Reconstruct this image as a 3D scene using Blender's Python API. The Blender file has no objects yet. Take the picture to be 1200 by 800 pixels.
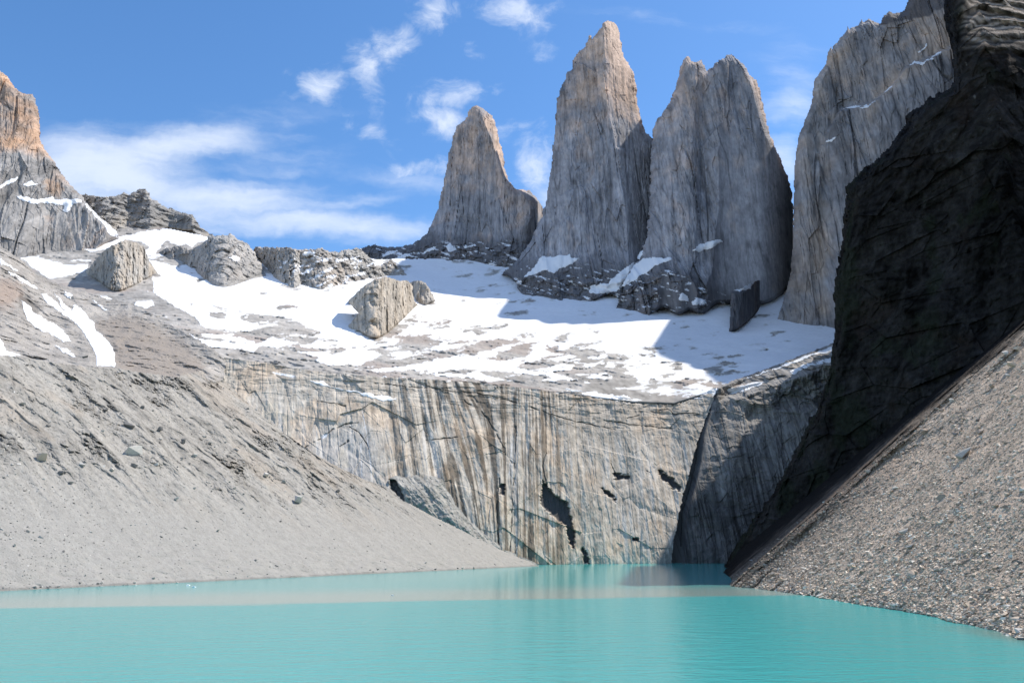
import bpy, bmesh, math, random
import numpy as np
from mathutils import Matrix, Vector

STEP = 0.85            # tessellation pitch
SUN_AZ, SUN_EL = 26.0, 55.0      # direction towards the sun: azimuth from +X to +Y, elevation
CAM_H = 20.0
F_PX, PITCH = 942.0, math.atan(240.0 / 942.0)

# ------------------------------------------------------------------ camera, sky, sun, exposure
scene = bpy.context.scene
cam_data = bpy.data.cameras.new('camera')
cam = bpy.data.objects.new('camera', cam_data)
scene.collection.objects.link(cam)
cam_data.sensor_width = 36.0
cam_data.lens = F_PX / 1200.0 * 36.0
cam_data.clip_start = 1.0
cam_data.clip_end = 60000.0
cam.location = (0, 0, CAM_H)
cam.rotation_euler = (math.pi / 2 + PITCH, 0, 0)
scene.camera = cam

world = bpy.data.worlds.new('World')
scene.world = world
world.use_nodes = True

sun_data = bpy.data.lights.new('sun', 'SUN')
sun_data.energy = 3.3
sun_data.angle = math.radians(0.53)
sun_data.color = (1.0, 0.94, 0.85)
sun = bpy.data.objects.new('sun', sun_data)
scene.collection.objects.link(sun)
a, e = math.radians(SUN_AZ), math.radians(SUN_EL)
S_DIR = Vector((math.cos(e) * math.cos(a), math.cos(e) * math.sin(a), math.sin(e)))
sun.rotation_euler = S_DIR.to_track_quat('Z', 'Y').to_euler()
sun.location = S_DIR * 3000

vs = scene.view_settings
vs.view_transform = 'Standard'
vs.look = 'None'
vs.exposure = 0.75
vs.gamma = 1.0
vs.use_curve_mapping = False


def rays(px, py):
    """photo pixel -> (x/y, z/y) of the view direction"""
    cx = (np.asarray(px, float) - 600.0) / F_PX
    cy = (400.0 - np.asarray(py, float)) / F_PX
    den = math.cos(PITCH) - cy * math.sin(PITCH)
    return cx / den, (math.sin(PITCH) + cy * math.cos(PITCH)) / den


class Nodes:
    """small helper to write node trees as expressions"""

    def __init__(self, tree):
        self.t = tree
        tree.nodes.clear()

    def new(self, kind, **props):
        n = self.t.nodes.new(kind)
        for k, v in props.items():
            setattr(n, k, v)
        return n

    def link(self, a, b):
        self.t.links.new(a, b)

    def put(self, sock, v):
        if isinstance(v, (int, float)):
            sock.default_value = v
        elif isinstance(v, (tuple, list)):
            sock.default_value = v
        else:
            self.link(v, sock)

    def m(self, op, a, b=0.0, c=0.0, clamp=False):
        n = self.new('ShaderNodeMath', operation=op, use_clamp=clamp)
        self.put(n.inputs[0], a)
        self.put(n.inputs[1], b)
        self.put(n.inputs[2], c)
        return n.outputs[0]

    def ss(self, v, lo, hi):
        n = self.new('ShaderNodeMapRange', interpolation_type='SMOOTHSTEP')
        self.put(n.inputs[0], v)
        self.put(n.inputs[1], lo)
        self.put(n.inputs[2], hi)
        return n.outputs[0]

    def noise(self, vec, scale, detail=6.0, rough=0.55, dist=0.0):
        n = self.new('ShaderNodeTexNoise')
        self.put(n.inputs['Vector'], vec)
        n.inputs['Scale'].default_value = scale
        n.inputs['Detail'].default_value = detail
        n.inputs['Roughness'].default_value = rough
        n.inputs['Distortion'].default_value = dist
        return n.outputs['Fac']

    def mix(self, fac, a, b, blend='MIX'):
        n = self.new('ShaderNodeMix', data_type='RGBA', blend_type=blend)
        self.put(n.inputs[0], fac)
        self.put(n.inputs[6], a)
        self.put(n.inputs[7], b)
        return n.outputs[2]

    def xyz(self, x, y, z):
        n = self.new('ShaderNodeCombineXYZ')
        self.put(n.inputs[0], x)
        self.put(n.inputs[1], y)
        self.put(n.inputs[2], z)
        return n.outputs[0]


# clouds: centre x, y, radii, tilt in degrees, density -- all on the sky's own directions
PUFFS = [
    (374, 100, 24, 30, -55, 1.0), (432, 82, 22, 40, 12, 1.0), (462, 52, 40, 24, 32, 1.05), (508, 16, 34, 22, 40, 1.0),
    (604, 12, 46, 24, -22, 1.05), (552, 60, 20, 13, -15, 0.65), (530, 112, 48, 17, 8, 0.9), (522, 140, 40, 24, -25, 1.0),
    (448, 165, 40, 16, -35, 0.6), (490, 196, 60, 14, 5, 0.7), (590, 165, 24, 24, 0, 0.6), (328, 88, 18, 9, 0, 0.45), (330, 112, 14, 8, 0, 0.42),
    (626, 190, 30, 46, 0, 0.85), (640, 60, 30, 20, 30, 0.4), (640, 12, 24, 16, 20, 0.6), (400, 130, 40, 14, -60, 0.42),
]
VEILS = [
    (120, 210, 150, 56, -4, 1.15), (200, 175, 160, 30, 12, 0.95), (290, 196, 130, 30, 8, 0.5), (370, 262, 190, 20, -5, 0.95), (230, 232, 190, 34, -3, 0.9), (60, 180, 60, 26, 0, 0.7),
    (460, 272, 90, 18, 4, 0.8), (410, 236, 90, 14, 8, 0.55), (928, 120, 50, 40, 10, 0.62), (922, 195, 34, 40, 0, 0.8), (800, 24, 130, 14, -4, 0.42), (930, 60, 90, 30, 10, 0.2), (480, 215, 120, 40, 0, 0.3), (650, 240, 40, 50, 0, 0.7),
]


def build_sky():
    N = Nodes(world.node_tree)
    out = N.new('ShaderNodeOutputWorld')
    bg = N.new('ShaderNodeBackground')
    sky = N.new('ShaderNodeTexSky', sky_type='NISHITA')
    sky.sun_disc = False
    sky.sun_elevation = math.radians(SUN_EL)
    sky.sun_rotation = math.radians(90.0 - SUN_AZ)
    sky.altitude = 1500.0
    sky.air_density = 1.0
    sky.dust_density = 0.6
    sky.ozone_density = 1.5
    tc = N.new('ShaderNodeTexCoord')
    sep = N.new('ShaderNodeSeparateXYZ')
    N.link(tc.outputs['Generated'], sep.inputs[0])
    yy = N.m('MAXIMUM', sep.outputs[1], 0.02)
    gx = N.m('DIVIDE', sep.outputs[0], yy)
    gz = N.m('DIVIDE', sep.outputs[2], yy)
    # warp for the wisps
    v = N.xyz(gx, gz, 0.0)
    w1 = N.m('SUBTRACT', N.noise(v, 9.0, 5.0, 0.6), 0.5)
    w2 = N.m('SUBTRACT', N.noise(N.xyz(gz, gx, 3.3), 9.0, 5.0, 0.6), 0.5)
    ux = N.m('ADD', gx, N.m('MULTIPLY', w1, 0.05))
    uz = N.m('ADD', gz, N.m('MULTIPLY', w2, 0.05))
    def blobs(items):
        total = None
        for cx, cy, rx, ry, rot, st in items:
            x0, z0 = rays(cx, cy)
            g1, _ = rays(cx + rx, cy)
            _, g2 = rays(cx, cy - ry)
            sx, sz = abs(float(g1 - x0)), abs(float(g2 - z0))
            c, sn = math.cos(math.radians(rot)), math.sin(math.radians(rot))
            dx = N.m('SUBTRACT', ux, float(x0))
            dz = N.m('SUBTRACT', uz, float(z0))
            p = N.m('MULTIPLY_ADD', dx, c / sx, N.m('MULTIPLY', dz, sn / sx))
            q = N.m('MULTIPLY_ADD', dx, -sn / sz, N.m('MULTIPLY', dz, c / sz))
            r2 = N.m('MULTIPLY_ADD', p, p, N.m('MULTIPLY', q, q))
            blob = N.m('MULTIPLY', N.m('EXPONENT', N.m('MULTIPLY', r2, -1.0)), st)
            total = blob if total is None else N.m('MAXIMUM', total, blob)
        return total

    puff = N.noise(N.xyz(N.m('MULTIPLY', ux, 0.8), uz, 1.7), 20.0, 10.0, 0.64, 0.4)
    streak = N.noise(N.xyz(N.m('MULTIPLY_ADD', uz, 0.35, N.m('MULTIPLY', ux, 0.25)), uz, 4.1), 20.0, 8.0, 0.58)
    tp, tv = blobs(PUFFS), blobs(VEILS)
    d1 = N.ss(N.m('MULTIPLY_ADD', N.m('SUBTRACT', puff, 0.5), 2.3, tp), 0.27, 1.55)
    d1 = N.m('MULTIPLY', N.m('MULTIPLY', d1, N.ss(tp, 0.03, 0.35)), 0.82)
    d2 = N.ss(N.m('MULTIPLY_ADD', N.m('SUBTRACT', streak, 0.5), 1.5, N.m('MULTIPLY_ADD', N.m('SUBTRACT', puff, 0.5), 0.4, tv)), 0.12, 1.25)
    d2 = N.m('MULTIPLY', N.m('MULTIPLY', d2, N.ss(tv, 0.03, 0.35)), 0.72)
    dens = N.m('MAXIMUM', d1, d2)
    # thin veil low over the ranges everywhere round the horizon
    veil = N.m('MULTIPLY', N.ss(sep.outputs[2], 0.42, 0.05), 0.22)
    dens = N.m('MAXIMUM', dens, N.m('MULTIPLY', veil, N.noise(v, 5.0, 4.0)))
    high = N.m('MULTIPLY', N.ss(sep.outputs[1], 0.62, 0.1), N.ss(N.noise(tc.outputs['Generated'], 2.2, 7.0, 0.6), 0.34, 0.62))  # unseen high cloud outside the view, added to whiten the fill light
    dens = N.m('MAXIMUM', dens, N.m('MULTIPLY', high, 0.26))
    tint = N.new('ShaderNodeHueSaturation')
    tint.inputs['Saturation'].default_value = 1.22
    tint.inputs['Value'].default_value = 0.92
    N.link(sky.outputs[0], tint.inputs['Color'])
    col = N.mix(dens, tint.outputs[0], (4.3, 4.6, 5.1, 1.0))
    N.link(col, bg.inputs[0])
    bg.inputs[1].default_value = 0.14
    N.link(bg.outputs[0], out.inputs[0])


build_sky()

# ------------------------------------------------------------------ noise
_rng = np.random.default_rng(7)
_PERM = np.tile(_rng.permutation(1024).astype(np.int32), 3)
_G = _rng.normal(size=(1024, 3)).astype(np.float32)
_G /= np.linalg.norm(_G, axis=1, keepdims=True)
_R = _rng.random((1024, 4)).astype(np.float32)


def _h(ix, iy, iz):
    return _PERM[_PERM[_PERM[ix & 1023] + (iy & 1023)] + (iz & 1023)]


def pn(x, y, z, seed=0):
    """gradient noise, about -0.8 .. 0.8"""
    x = np.asarray(x, np.float32) + seed * 17.31
    y = np.asarray(y, np.float32) + seed * 5.77
    z = np.asarray(z, np.float32) + seed * 9.13
    x, y, z = np.broadcast_arrays(x, y, z)
    fx, fy, fz = np.floor(x), np.floor(y), np.floor(z)
    ix, iy, iz = fx.astype(np.int32), fy.astype(np.int32), fz.astype(np.int32)
    x, y, z = x - fx, y - fy, z - fz
    u, v, w = (t * t * t * (t * (t * 6 - 15) + 10) for t in (x, y, z))
    r = 0
    for dx in (0, 1):
        for dy in (0, 1):
            for dz in (0, 1):
                g = _G[_h(ix + dx, iy + dy, iz + dz)]
                d = g[..., 0] * (x - dx) + g[..., 1] * (y - dy) + g[..., 2] * (z - dz)
                r = r + d * (u if dx else 1 - u) * (v if dy else 1 - v) * (w if dz else 1 - w)
    return r * 1.4


def fbm(x, y, z, octs=4, seed=0, gain=0.5):
    r, a = 0, 1.0
    for o in range(octs):
        r = r + a * pn(np.asarray(x) * 2 ** o, np.asarray(y) * 2 ** o, np.asarray(z) * 2 ** o, seed + o)
        a *= gain
    return r


def ridged(x, y, z, octs=3, seed=0):
    r, a = 0, 1.0
    for o in range(octs):
        r = r + a * (1 - 2 * np.abs(pn(np.asarray(x) * 2 ** o, np.asarray(y) * 2 ** o, np.asarray(z) * 2 ** o, seed + o)))
        a *= 0.5
    return r - 0.6


def cells(u, v, seed=0):
    """2-D cellular noise: gap to the second nearest, 4 random numbers of the cell, offset from its centre"""
    u = np.asarray(u, np.float32)
    v = np.asarray(v, np.float32)
    iu, iv = np.floor(u).astype(np.int32), np.floor(v).astype(np.int32)
    f1 = np.full(u.shape, 9.0, np.float32)
    f2 = f1.copy()
    hid = np.zeros(u.shape, np.int32)
    ou, ov = np.zeros_like(u), np.zeros_like(u)
    for du in (-1, 0, 1):
        for dv in (-1, 0, 1):
            h = _h(iu + du, iv + dv, np.full_like(iu, seed * 13 + 5))
            cu = u - (iu + du + _R[h, 0])
            cv = v - (iv + dv + _R[h, 1])
            d = np.sqrt(cu * cu + cv * cv)
            near = d < f1
            f2 = np.where(near, f1, np.minimum(f2, d))
            f1 = np.where(near, d, f1)
            hid = np.where(near, h, hid)
            ou = np.where(near, cu, ou)
            ov = np.where(near, cv, ov)
    return f2 - f1, _R[(hid * 7 + 3) & 1023], ou, ov


def blocks(u, v, seed, tilt=1.0):
    """fractured rock: every cell its own step and tilt"""
    gap, r, ou, ov = cells(u, v, seed)
    return (r[..., 0] - 0.5) * sstep(gap, 0, 0.25) + tilt * ((r[..., 1] - 0.5) * ou + (r[..., 2] - 0.5) * ov)


def joints(u, v, width, seed):
    """long thin cracks along v: 1 in the crack"""
    n = pn(u, v, 0.37, seed) + 0.35 * pn(u * 2.3, v * 2.1, 4.1, seed + 1)
    return np.clip(1 - np.abs(n) / width, 0, 1) * sstep(pn(u * 0.6, v * 1.7, 9.2, seed + 2), -0.1, 0.15)


def sstep(x, lo, hi):
    t = np.clip((np.asarray(x) - lo) / (hi - lo), 0, 1)
    return t * t * (3 - 2 * t)


def sint(x, xs, ys):
    """interpolation with rounded corners"""
    return sum(np.interp(np.asarray(x) + o, xs, ys) for o in (-16, -10, -5, 0, 5, 10, 16)) / 7.0


def lerp(a, b, t):
    return a + (b - a) * t


# ------------------------------------------------------------------ outlines
def seg_dist(px, py, pts, closed=True):
    d = np.full(np.shape(px), 1e9)
    n = len(pts)
    for i in range(n if closed else n - 1):
        ax, ay = pts[i]
        bx, by = pts[(i + 1) % n]
        ex, ey = bx - ax, by - ay
        L = ex * ex + ey * ey + 1e-9
        t = np.clip(((px - ax) * ex + (py - ay) * ey) / L, 0, 1)
        d = np.minimum(d, (px - ax - t * ex) ** 2 + (py - ay - t * ey) ** 2)
    return np.sqrt(d)


def inside(px, py, pts):
    r = np.zeros(np.shape(px), bool)
    n = len(pts)
    for i in range(n):
        ax, ay = pts[i]
        bx, by = pts[(i + 1) % n]
        if ay == by:
            continue
        c = ((ay > py) != (by > py)) & (px < (bx - ax) * (py - ay) / (by - ay) + ax)
        r ^= c
    return r


def mask(px, py, pts, soft=1.0, warp=1.5, freq=7.0, seed=3):
    """1 inside the outline, 0 outside, with a ragged edge"""
    r = np.zeros(px.shape)
    xs, ys = [p[0] for p in pts], [p[1] for p in pts]
    m = soft + warp * 1.5 + 2
    sel = (px > min(xs) - m) & (px < max(xs) + m) & (py > min(ys) - m) & (py < max(ys) + m)
    if not sel.any():
        return r
    x, y = px[sel], py[sel]
    n = fbm(x / freq, y / freq * 1.6, 0.5, 3, seed) * warp if warp else 0
    s = seg_dist(x, y, pts) * np.where(inside(x, y, pts), 1, -1) + n
    r[sel] = sstep(s, -soft, soft)
    return r


def line(px, py, pts, width=0.8, warp=1.0, seed=5):
    xs, ys = [p[0] for p in pts], [p[1] for p in pts]
    r = np.zeros(px.shape)
    sel = (px > min(xs) - 6) & (px < max(xs) + 6) & (py > min(ys) - 6) & (py < max(ys) + 6)
    if not sel.any():
        return r
    x, y = px[sel], py[sel]
    wx = fbm(x / 9, y / 9, 0.3, 2, seed) * warp
    wy = fbm(x / 9, y / 9, 7.3, 2, seed) * warp
    d = seg_dist(x + wx, y + wy, pts, False)
    r[sel] = np.clip(1.3 - d / (width * (0.45 + 0.9 * sstep(fbm(x / 7, y / 7, 3.3, 2, seed + 4), -0.35, 0.4))), 0, 1) * sstep(fbm(x / 12, y / 12, 6.1, 2, seed + 6), -0.45, -0.1)
    return r


def blur(a, r):
    for _ in range(2):
        for ax in (0, 1):
            p = np.pad(a, [(r + 1, r) if i == ax else (0, 0) for i in (0, 1)], mode='edge').cumsum(axis=ax)
            n = a.shape[ax]
            hi = np.take(p, range(2 * r + 1, 2 * r + 1 + n), axis=ax)
            lo = np.take(p, range(0, n), axis=ax)
            a = (hi - lo) / (2 * r + 1)
    return a


# ------------------------------------------------------------------ materials
def rock_material(name, bump=1.0, scale=0.25, grain=0.35, rough=0.92, stretch=1.0, spec=0.12):
    m = bpy.data.materials.new(name)
    m.use_nodes = True
    N = Nodes(m.node_tree)
    out = N.new('ShaderNodeOutputMaterial')
    b = N.new('ShaderNodeBsdfPrincipled')
    at = N.new('ShaderNodeAttribute', attribute_name='tint')
    geo = N.new('ShaderNodeNewGeometry')
    sep = N.new('ShaderNodeSeparateXYZ')
    N.link(geo.outputs['Position'], sep.inputs[0])
    pos = N.xyz(sep.outputs[0], sep.outputs[1], N.m('MULTIPLY', sep.outputs[2], stretch))
    n1 = N.noise(pos, scale, 9.0, 0.68)
    n2 = N.noise(pos, scale * 0.21, 5.0, 0.6)
    k = N.m('MULTIPLY_ADD', N.m('SUBTRACT', n1, 0.5), grain * 2.2, N.m('MULTIPLY_ADD', N.m('SUBTRACT', n2, 0.5), grain, 1.0))
    col = N.mix(1.0, at.outputs['Color'], N.xyz(k, k, k), 'MULTIPLY')
    N.link(col, b.inputs['Base Color'])
    b.inputs['Roughness'].default_value = rough
    b.inputs['Specular IOR Level'].default_value = spec
    bp = N.new('ShaderNodeBump')
    bp.inputs['Strength'].default_value = 0.9
    bp.inputs['Distance'].default_value = bump
    N.link(n1, bp.inputs['Height'])
    N.link(bp.outputs[0], b.inputs['Normal'])
    N.link(b.outputs[0], out.inputs[0])
    return m


def snow_material():
    m = bpy.data.materials.new('snow')
    m.use_nodes = True
    N = Nodes(m.node_tree)
    out = N.new('ShaderNodeOutputMaterial')
    b = N.new('ShaderNodeBsdfPrincipled')
    geo = N.new('ShaderNodeNewGeometry')
    n = N.noise(geo.outputs['Position'], 0.05, 6.0, 0.6)
    N.link(N.mix(n, (0.80, 0.82, 0.85, 1), (0.90, 0.90, 0.90, 1)), b.inputs['Base Color'])
    b.inputs['Roughness'].default_value = 0.75
    bp = N.new('ShaderNodeBump')
    bp.inputs['Strength'].default_value = 0.5
    bp.inputs['Distance'].default_value = 1.5
    N.link(n, bp.inputs['Height'])
    N.link(bp.outputs[0], b.inputs['Normal'])
    N.link(b.outputs[0], out.inputs[0])
    return m


M_GRANITE = rock_material('granite', 1.1, 0.12, 0.22, stretch=0.6)
M_SLAB = rock_material('glaciated_slab', 0.8, 0.16, 0.24, stretch=0.6)
M_DARK = rock_material('dark_shale', 3.5, 0.22, 0.8, spec=0.02)
M_MORAINE = rock_material('moraine_gravel', 0.6, 0.9, 0.28)
M_SCREE = rock_material('scree_gravel', 0.5, 1.4, 0.5, spec=0.02)
M_BASIN = rock_material('snowfield_ground', 0.6, 0.12, 0.12)
M_BOULDER = rock_material('boulder_stone', 0.12, 1.6, 0.3)
M_SNOW = snow_material()


# ------------------------------------------------------------------ mesh building
def link(o):
    scene.collection.objects.link(o)
    return o


def tag(o, label=None, cat=None, group=None, kind=None):
    for k, v in (('label', label), ('category', cat), ('group', group), ('kind', kind)):
        if v:
            o[k] = v
    return o


def mesh_object(name, verts, quads, tris, mat, col=None, smooth=False):
    verts = np.asarray(verts, np.float32)
    quads = np.asarray(quads, np.int32).reshape(-1, 4)
    tris = np.asarray(tris, np.int32).reshape(-1, 3)
    org = np.array([(verts[:, 0].min() + verts[:, 0].max()) / 2, (verts[:, 1].min() + verts[:, 1].max()) / 2, verts[:, 2].min()], np.float32)
    me = bpy.data.meshes.new(name)
    me.vertices.add(len(verts))
    me.vertices.foreach_set('co', (verts - org).ravel())
    nl = quads.size + tris.size
    me.loops.add(nl)
    me.loops.foreach_set('vertex_index', np.concatenate([quads.ravel(), tris.ravel()]))
    me.polygons.add(len(quads) + len(tris))
    starts = np.concatenate([np.arange(len(quads)) * 4, quads.size + np.arange(len(tris)) * 3]).astype(np.int32)
    me.polygons.foreach_set('loop_start', starts)
    me.polygons.foreach_set('use_smooth', np.full(len(starts), smooth))
    me.update(calc_edges=True)
    if col is not None:
        at = me.color_attributes.new('tint', 'FLOAT_COLOR', 'POINT')
        c4 = np.ones((len(verts), 4), np.float32)
        c4[:, :3] = np.clip(col, 0.002, 0.9)
        at.data.foreach_set('color', c4.ravel())
    me.materials.append(mat)
    o = link(bpy.data.objects.new(name, me))
    o.location = [float(t) for t in org]
    return o


class Body:
    """a rock body or a stretch of terrain: outline, depth along +Y, colour"""

    def __init__(self, name, outline, depth, colour, mat, back=200.0, rough=1.2, freq=6.0, step=None, smooth=False, seed=1, close=True):
        self.outline, self.depth, self.name = outline, depth, name
        st = (step or 1.0) * STEP
        xs, ys = [p[0] for p in outline], [p[1] for p in outline]
        gx = np.arange(min(xs) - 3, max(xs) + 3, st)
        gy = np.arange(min(ys) - 3, max(ys) + 3, st)
        PX, PY = np.meshgrid(gx, gy)
        # ragged outline
        qx = PX + fbm(PX / freq, PY / freq, 0.5, 4, seed, 0.6) * rough
        qy = PY + fbm(PX / freq, PY / freq, 8.5, 4, seed, 0.6) * rough
        ins = inside(qx, qy, outline)
        ED = seg_dist(qx, qy, outline)
        foot = np.where(ins, PY, -1e9).max(0)
        good = foot > 0
        foot = np.interp(gx, gx[good], foot[good])
        r_ = max(2, int(5 / st))
        foot = blur(np.stack([foot] * 3), r_)[1]
        Body.foot, Body.HB = foot, np.maximum(foot[None] - PY, 0)
        Y = depth(PX, PY, ED)
        dx, dz = rays(PX, PY)
        X, Z = dx * Y, CAM_H + dz * Y
        self.PX, self.PY, self.Y, self.ins = PX, PY, Y, ins
        C = colour(PX, PY, X, Y, Z)
        q = ins[:-1, :-1] & ins[1:, :-1] & ins[:-1, 1:] & ins[1:, 1:]
        used = np.zeros(ins.shape, bool)
        used[:-1, :-1] |= q
        used[1:, :-1] |= q
        used[:-1, 1:] |= q
        used[1:, 1:] |= q
        idx = np.full(ins.shape, -1, np.int32)
        idx[used] = np.arange(used.sum())
        a, b, c, d = idx[:-1, :-1], idx[1:, :-1], idx[1:, 1:], idx[:-1, 1:]
        quads = np.stack([a[q], b[q], c[q], d[q]], 1)
        V = np.stack([X[used], Y[used], Z[used]], 1)
        col = C[used]
        tris = np.zeros((0, 3), np.int32)
        if close:
            # rim edges (used by one face only), carried back along the line of sight, then to one far point
            e = np.concatenate([quads[:, [0, 1]], quads[:, [1, 2]], quads[:, [2, 3]], quads[:, [3, 0]]])
            key = np.minimum(e[:, 0], e[:, 1]).astype(np.int64) * (1 << 32) + np.maximum(e[:, 0], e[:, 1])
            _, first, cnt = np.unique(key, return_index=True, return_counts=True)
            rim = e[first[cnt == 1]]
            rv = np.unique(rim)
            eye = np.array([0, 0, CAM_H])
            D = V[rv] - eye
            far = eye + D * (1 + back / D[:, 1:2])
            far[:, 2] -= 0.02 * back
            base = len(V)
            mp = np.full(base, -1)
            mp[rv] = base + np.arange(len(rv))
            apex = (eye + (V.mean(0) - eye) * (1 + 1.6 * back / V[:, 1].mean()))[None]
            apex[0, 2] -= 0.25 * (V[:, 2].max() - V[:, 2].min())
            V = np.concatenate([V, far, apex])
            col = np.concatenate([col, col[rv], col[:1]])
            quads = np.concatenate([quads, np.stack([rim[:, 1], rim[:, 0], mp[rim[:, 0]], mp[rim[:, 1]]], 1)])
            tris = np.stack([mp[rim[:, 1]], mp[rim[:, 0]], np.full(len(rim), len(V) - 1)], 1)
        self.ob = mesh_object(name, V, quads, tris, mat, col, smooth)

    def at(self, px, py):
        """interpolated surface point"""
        j = np.clip((np.asarray(px, float) - self.PX[0, 0]) / (self.PX[0, 1] - self.PX[0, 0]), 0, self.PX.shape[1] - 1.001)
        i = np.clip((np.asarray(py, float) - self.PY[0, 0]) / (self.PY[1, 0] - self.PY[0, 0]), 0, self.PX.shape[0] - 1.001)
        i0, j0 = i.astype(int), j.astype(int)
        fi, fj = i - i0, j - j0
        Y = (self.Y[i0, j0] * (1 - fi) * (1 - fj) + self.Y[i0 + 1, j0] * fi * (1 - fj) + self.Y[i0, j0 + 1] * (1 - fi) * fj + self.Y[i0 + 1, j0 + 1] * fi * fj)
        return Y


def snow_patch(body, outline, label, group=None, thick=6.0, rough=1.7, freq=8.0, seed=11, soft=2, step=0.7):
    """a bank of snow lying on a body: follows its (softened) surface with its own thickness"""
    st = step * STEP
    xs, ys = [p[0] for p in outline], [p[1] for p in outline]
    PX, PY = np.meshgrid(np.arange(min(xs) - 4, max(xs) + 4, st), np.arange(min(ys) - 4, max(ys) + 4, st))
    qx = PX + fbm(PX / freq, PY / freq, 0.5, 4, seed, 0.6) * rough
    qy = PY + fbm(PX / freq, PY / freq, 8.5, 4, seed, 0.6) * rough
    ins = inside(qx, qy, outline)
    ED = seg_dist(qx, qy, outline)
    raw = body.at(PX, PY)
    sm = blur(raw, soft)
    thick = thick * 0.5
    h = thick * np.clip(ED / 4.0, 0, 1) ** 0.7
    Y = np.minimum(sm, raw + 1.5) - 0.1 * thick - h
    Yb = raw + 1.0
    dx, dz = rays(PX, PY)
    q = ins[:-1, :-1] & ins[1:, :-1] & ins[:-1, 1:] & ins[1:, 1:]
    used = np.zeros(ins.shape, bool)
    used[:-1, :-1] |= q
    used[1:, :-1] |= q
    used[:-1, 1:] |= q
    used[1:, 1:] |= q
    n = int(used.sum())
    if n < 4:
        return None
    idx = np.full(ins.shape, -1, np.int32)
    idx[used] = np.arange(n)
    a, b, c, d = idx[:-1, :-1], idx[1:, :-1], idx[1:, 1:], idx[:-1, 1:]
    front = np.stack([a[q], b[q], c[q], d[q]], 1)
    V = np.concatenate([np.stack([dx[used] * t[used], t[used], CAM_H + dz[used] * t[used]], 1) for t in (Y, Yb)])
    e = np.concatenate([front[:, [0, 1]], front[:, [1, 2]], front[:, [2, 3]], front[:, [3, 0]]])
    key = np.minimum(e[:, 0], e[:, 1]).astype(np.int64) * (1 << 32) + np.maximum(e[:, 0], e[:, 1])
    _, first, cnt = np.unique(key, return_index=True, return_counts=True)
    rim = e[first[cnt == 1]]
    quads = np.concatenate([front, front[:, ::-1] + n, np.stack([rim[:, 1], rim[:, 0], rim[:, 0] + n, rim[:, 1] + n], 1)])
    o = mesh_object('snow_patch', V, quads, [], M_SNOW, None, True)
    return tag(o, label, 'snow patch', group or 'separate snow patches on the rock')


def rgb(*c):
    return np.array(c, float)


def paint(base, colour, m):
    return base + (rgb(*colour) - base) * m[..., None]


def flat(px, c):
    return np.ones(px.shape + (3,)) * rgb(*c)


def ridge_profile(PX, PY, cols):
    """piecewise-linear depth offset across a body; cols = [(polyline of (x, y), offset), ...] from left to right"""
    xs = []
    for pts, off in cols:
        ys = np.array([p[1] for p in pts], float)
        o = np.argsort(ys)
        xs.append(np.interp(PY[:, 0], ys[o], np.array([p[0] for p in pts], float)[o]))
    r = np.zeros(PX.shape)
    offs = [c[1] for c in cols]
    for i in range(PX.shape[0]):
        r[i] = np.interp(PX[i], [x[i] for x in xs], offs)
    return r


def rounded(ED, r_px, depth):
    t = np.clip(ED / r_px, 0, 1)
    return depth * (1 - np.sqrt(np.clip(1 - (1 - t) ** 2, 0, 1)))


# ------------------------------------------------------------------ snow basin: depth of the ground behind the slab lip
_TC = [(-150, [(440, 860), (420, 900), (370, 1100), (320, 1600), (290, 1900), (240, 2300)]),
       (0, [(440, 860), (420, 900), (370, 1100), (320, 1600), (290, 1900), (240, 2300)]),
       (200, [(440, 880), (400, 960), (370, 1150), (330, 1600), (290, 2000), (262, 2300)]),
       (430, [(470, 900), (440, 985), (400, 1230), (330, 1800), (300, 2200), (270, 2500)]),
       (600, [(480, 960), (455, 1055), (400, 1400), (350, 1850), (310, 2250), (270, 2600)]),
       (830, [(490, 1000), (462, 1160), (420, 1370), (375, 1650), (330, 1950), (270, 2500)]),
       (960, [(470, 1000), (440, 1170), (390, 1560), (330, 1900), (270, 2400)]),
       (1150, [(470, 1000), (440, 1170), (390, 1560), (330, 1900), (270, 2400)])]
_ty = np.arange(200, 520, 2.0)
_tx = np.arange(-200, 1200, 4.0)
_cols = np.array([np.interp(_ty, [p[0] for p in pts][::-1], [p[1] for p in pts][::-1]) for _, pts in _TC])
_T = np.array([np.interp(_tx, [c[0] for c in _TC], _cols[:, i]) for i in range(len(_ty))])
_T = blur(_T, 8)


def basin_depth(px, py):
    j = np.clip((np.asarray(px, float) - _tx[0]) / 4.0, 0, len(_tx) - 1.001)
    i = np.clip((np.asarray(py, float) - _ty[0]) / 2.0, 0, len(_ty) - 1.001)
    i0, j0 = i.astype(int), j.astype(int)
    fi, fj = i - i0, j - j0
    return (_T[i0, j0] * (1 - fi) * (1 - fj) + _T[i0 + 1, j0] * fi * (1 - fj) + _T[i0, j0 + 1] * (1 - fi) * fj + _T[i0 + 1, j0 + 1] * fi * fj)


def stand(PX, PY, Y, w=9.0, sink=3.0):
    """bring the foot of a body down onto the snow basin"""
    Y = np.maximum(Y, foot_depth(PX, 8) - sink - 1.0 + 0.3 * Body.HB)
    return lerp(basin_depth(PX, PY) + 22, Y, sstep(Body.HB, 0.5, w))


def foot_depth(PX, r=14):
    """depth of the ground under each column's foot, evened out"""
    d = basin_depth(PX[0], blur(np.stack([Body.foot] * 3), 3)[1])
    return np.broadcast_to(blur(np.stack([d] * 3), r)[1][None], PX.shape)


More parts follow.
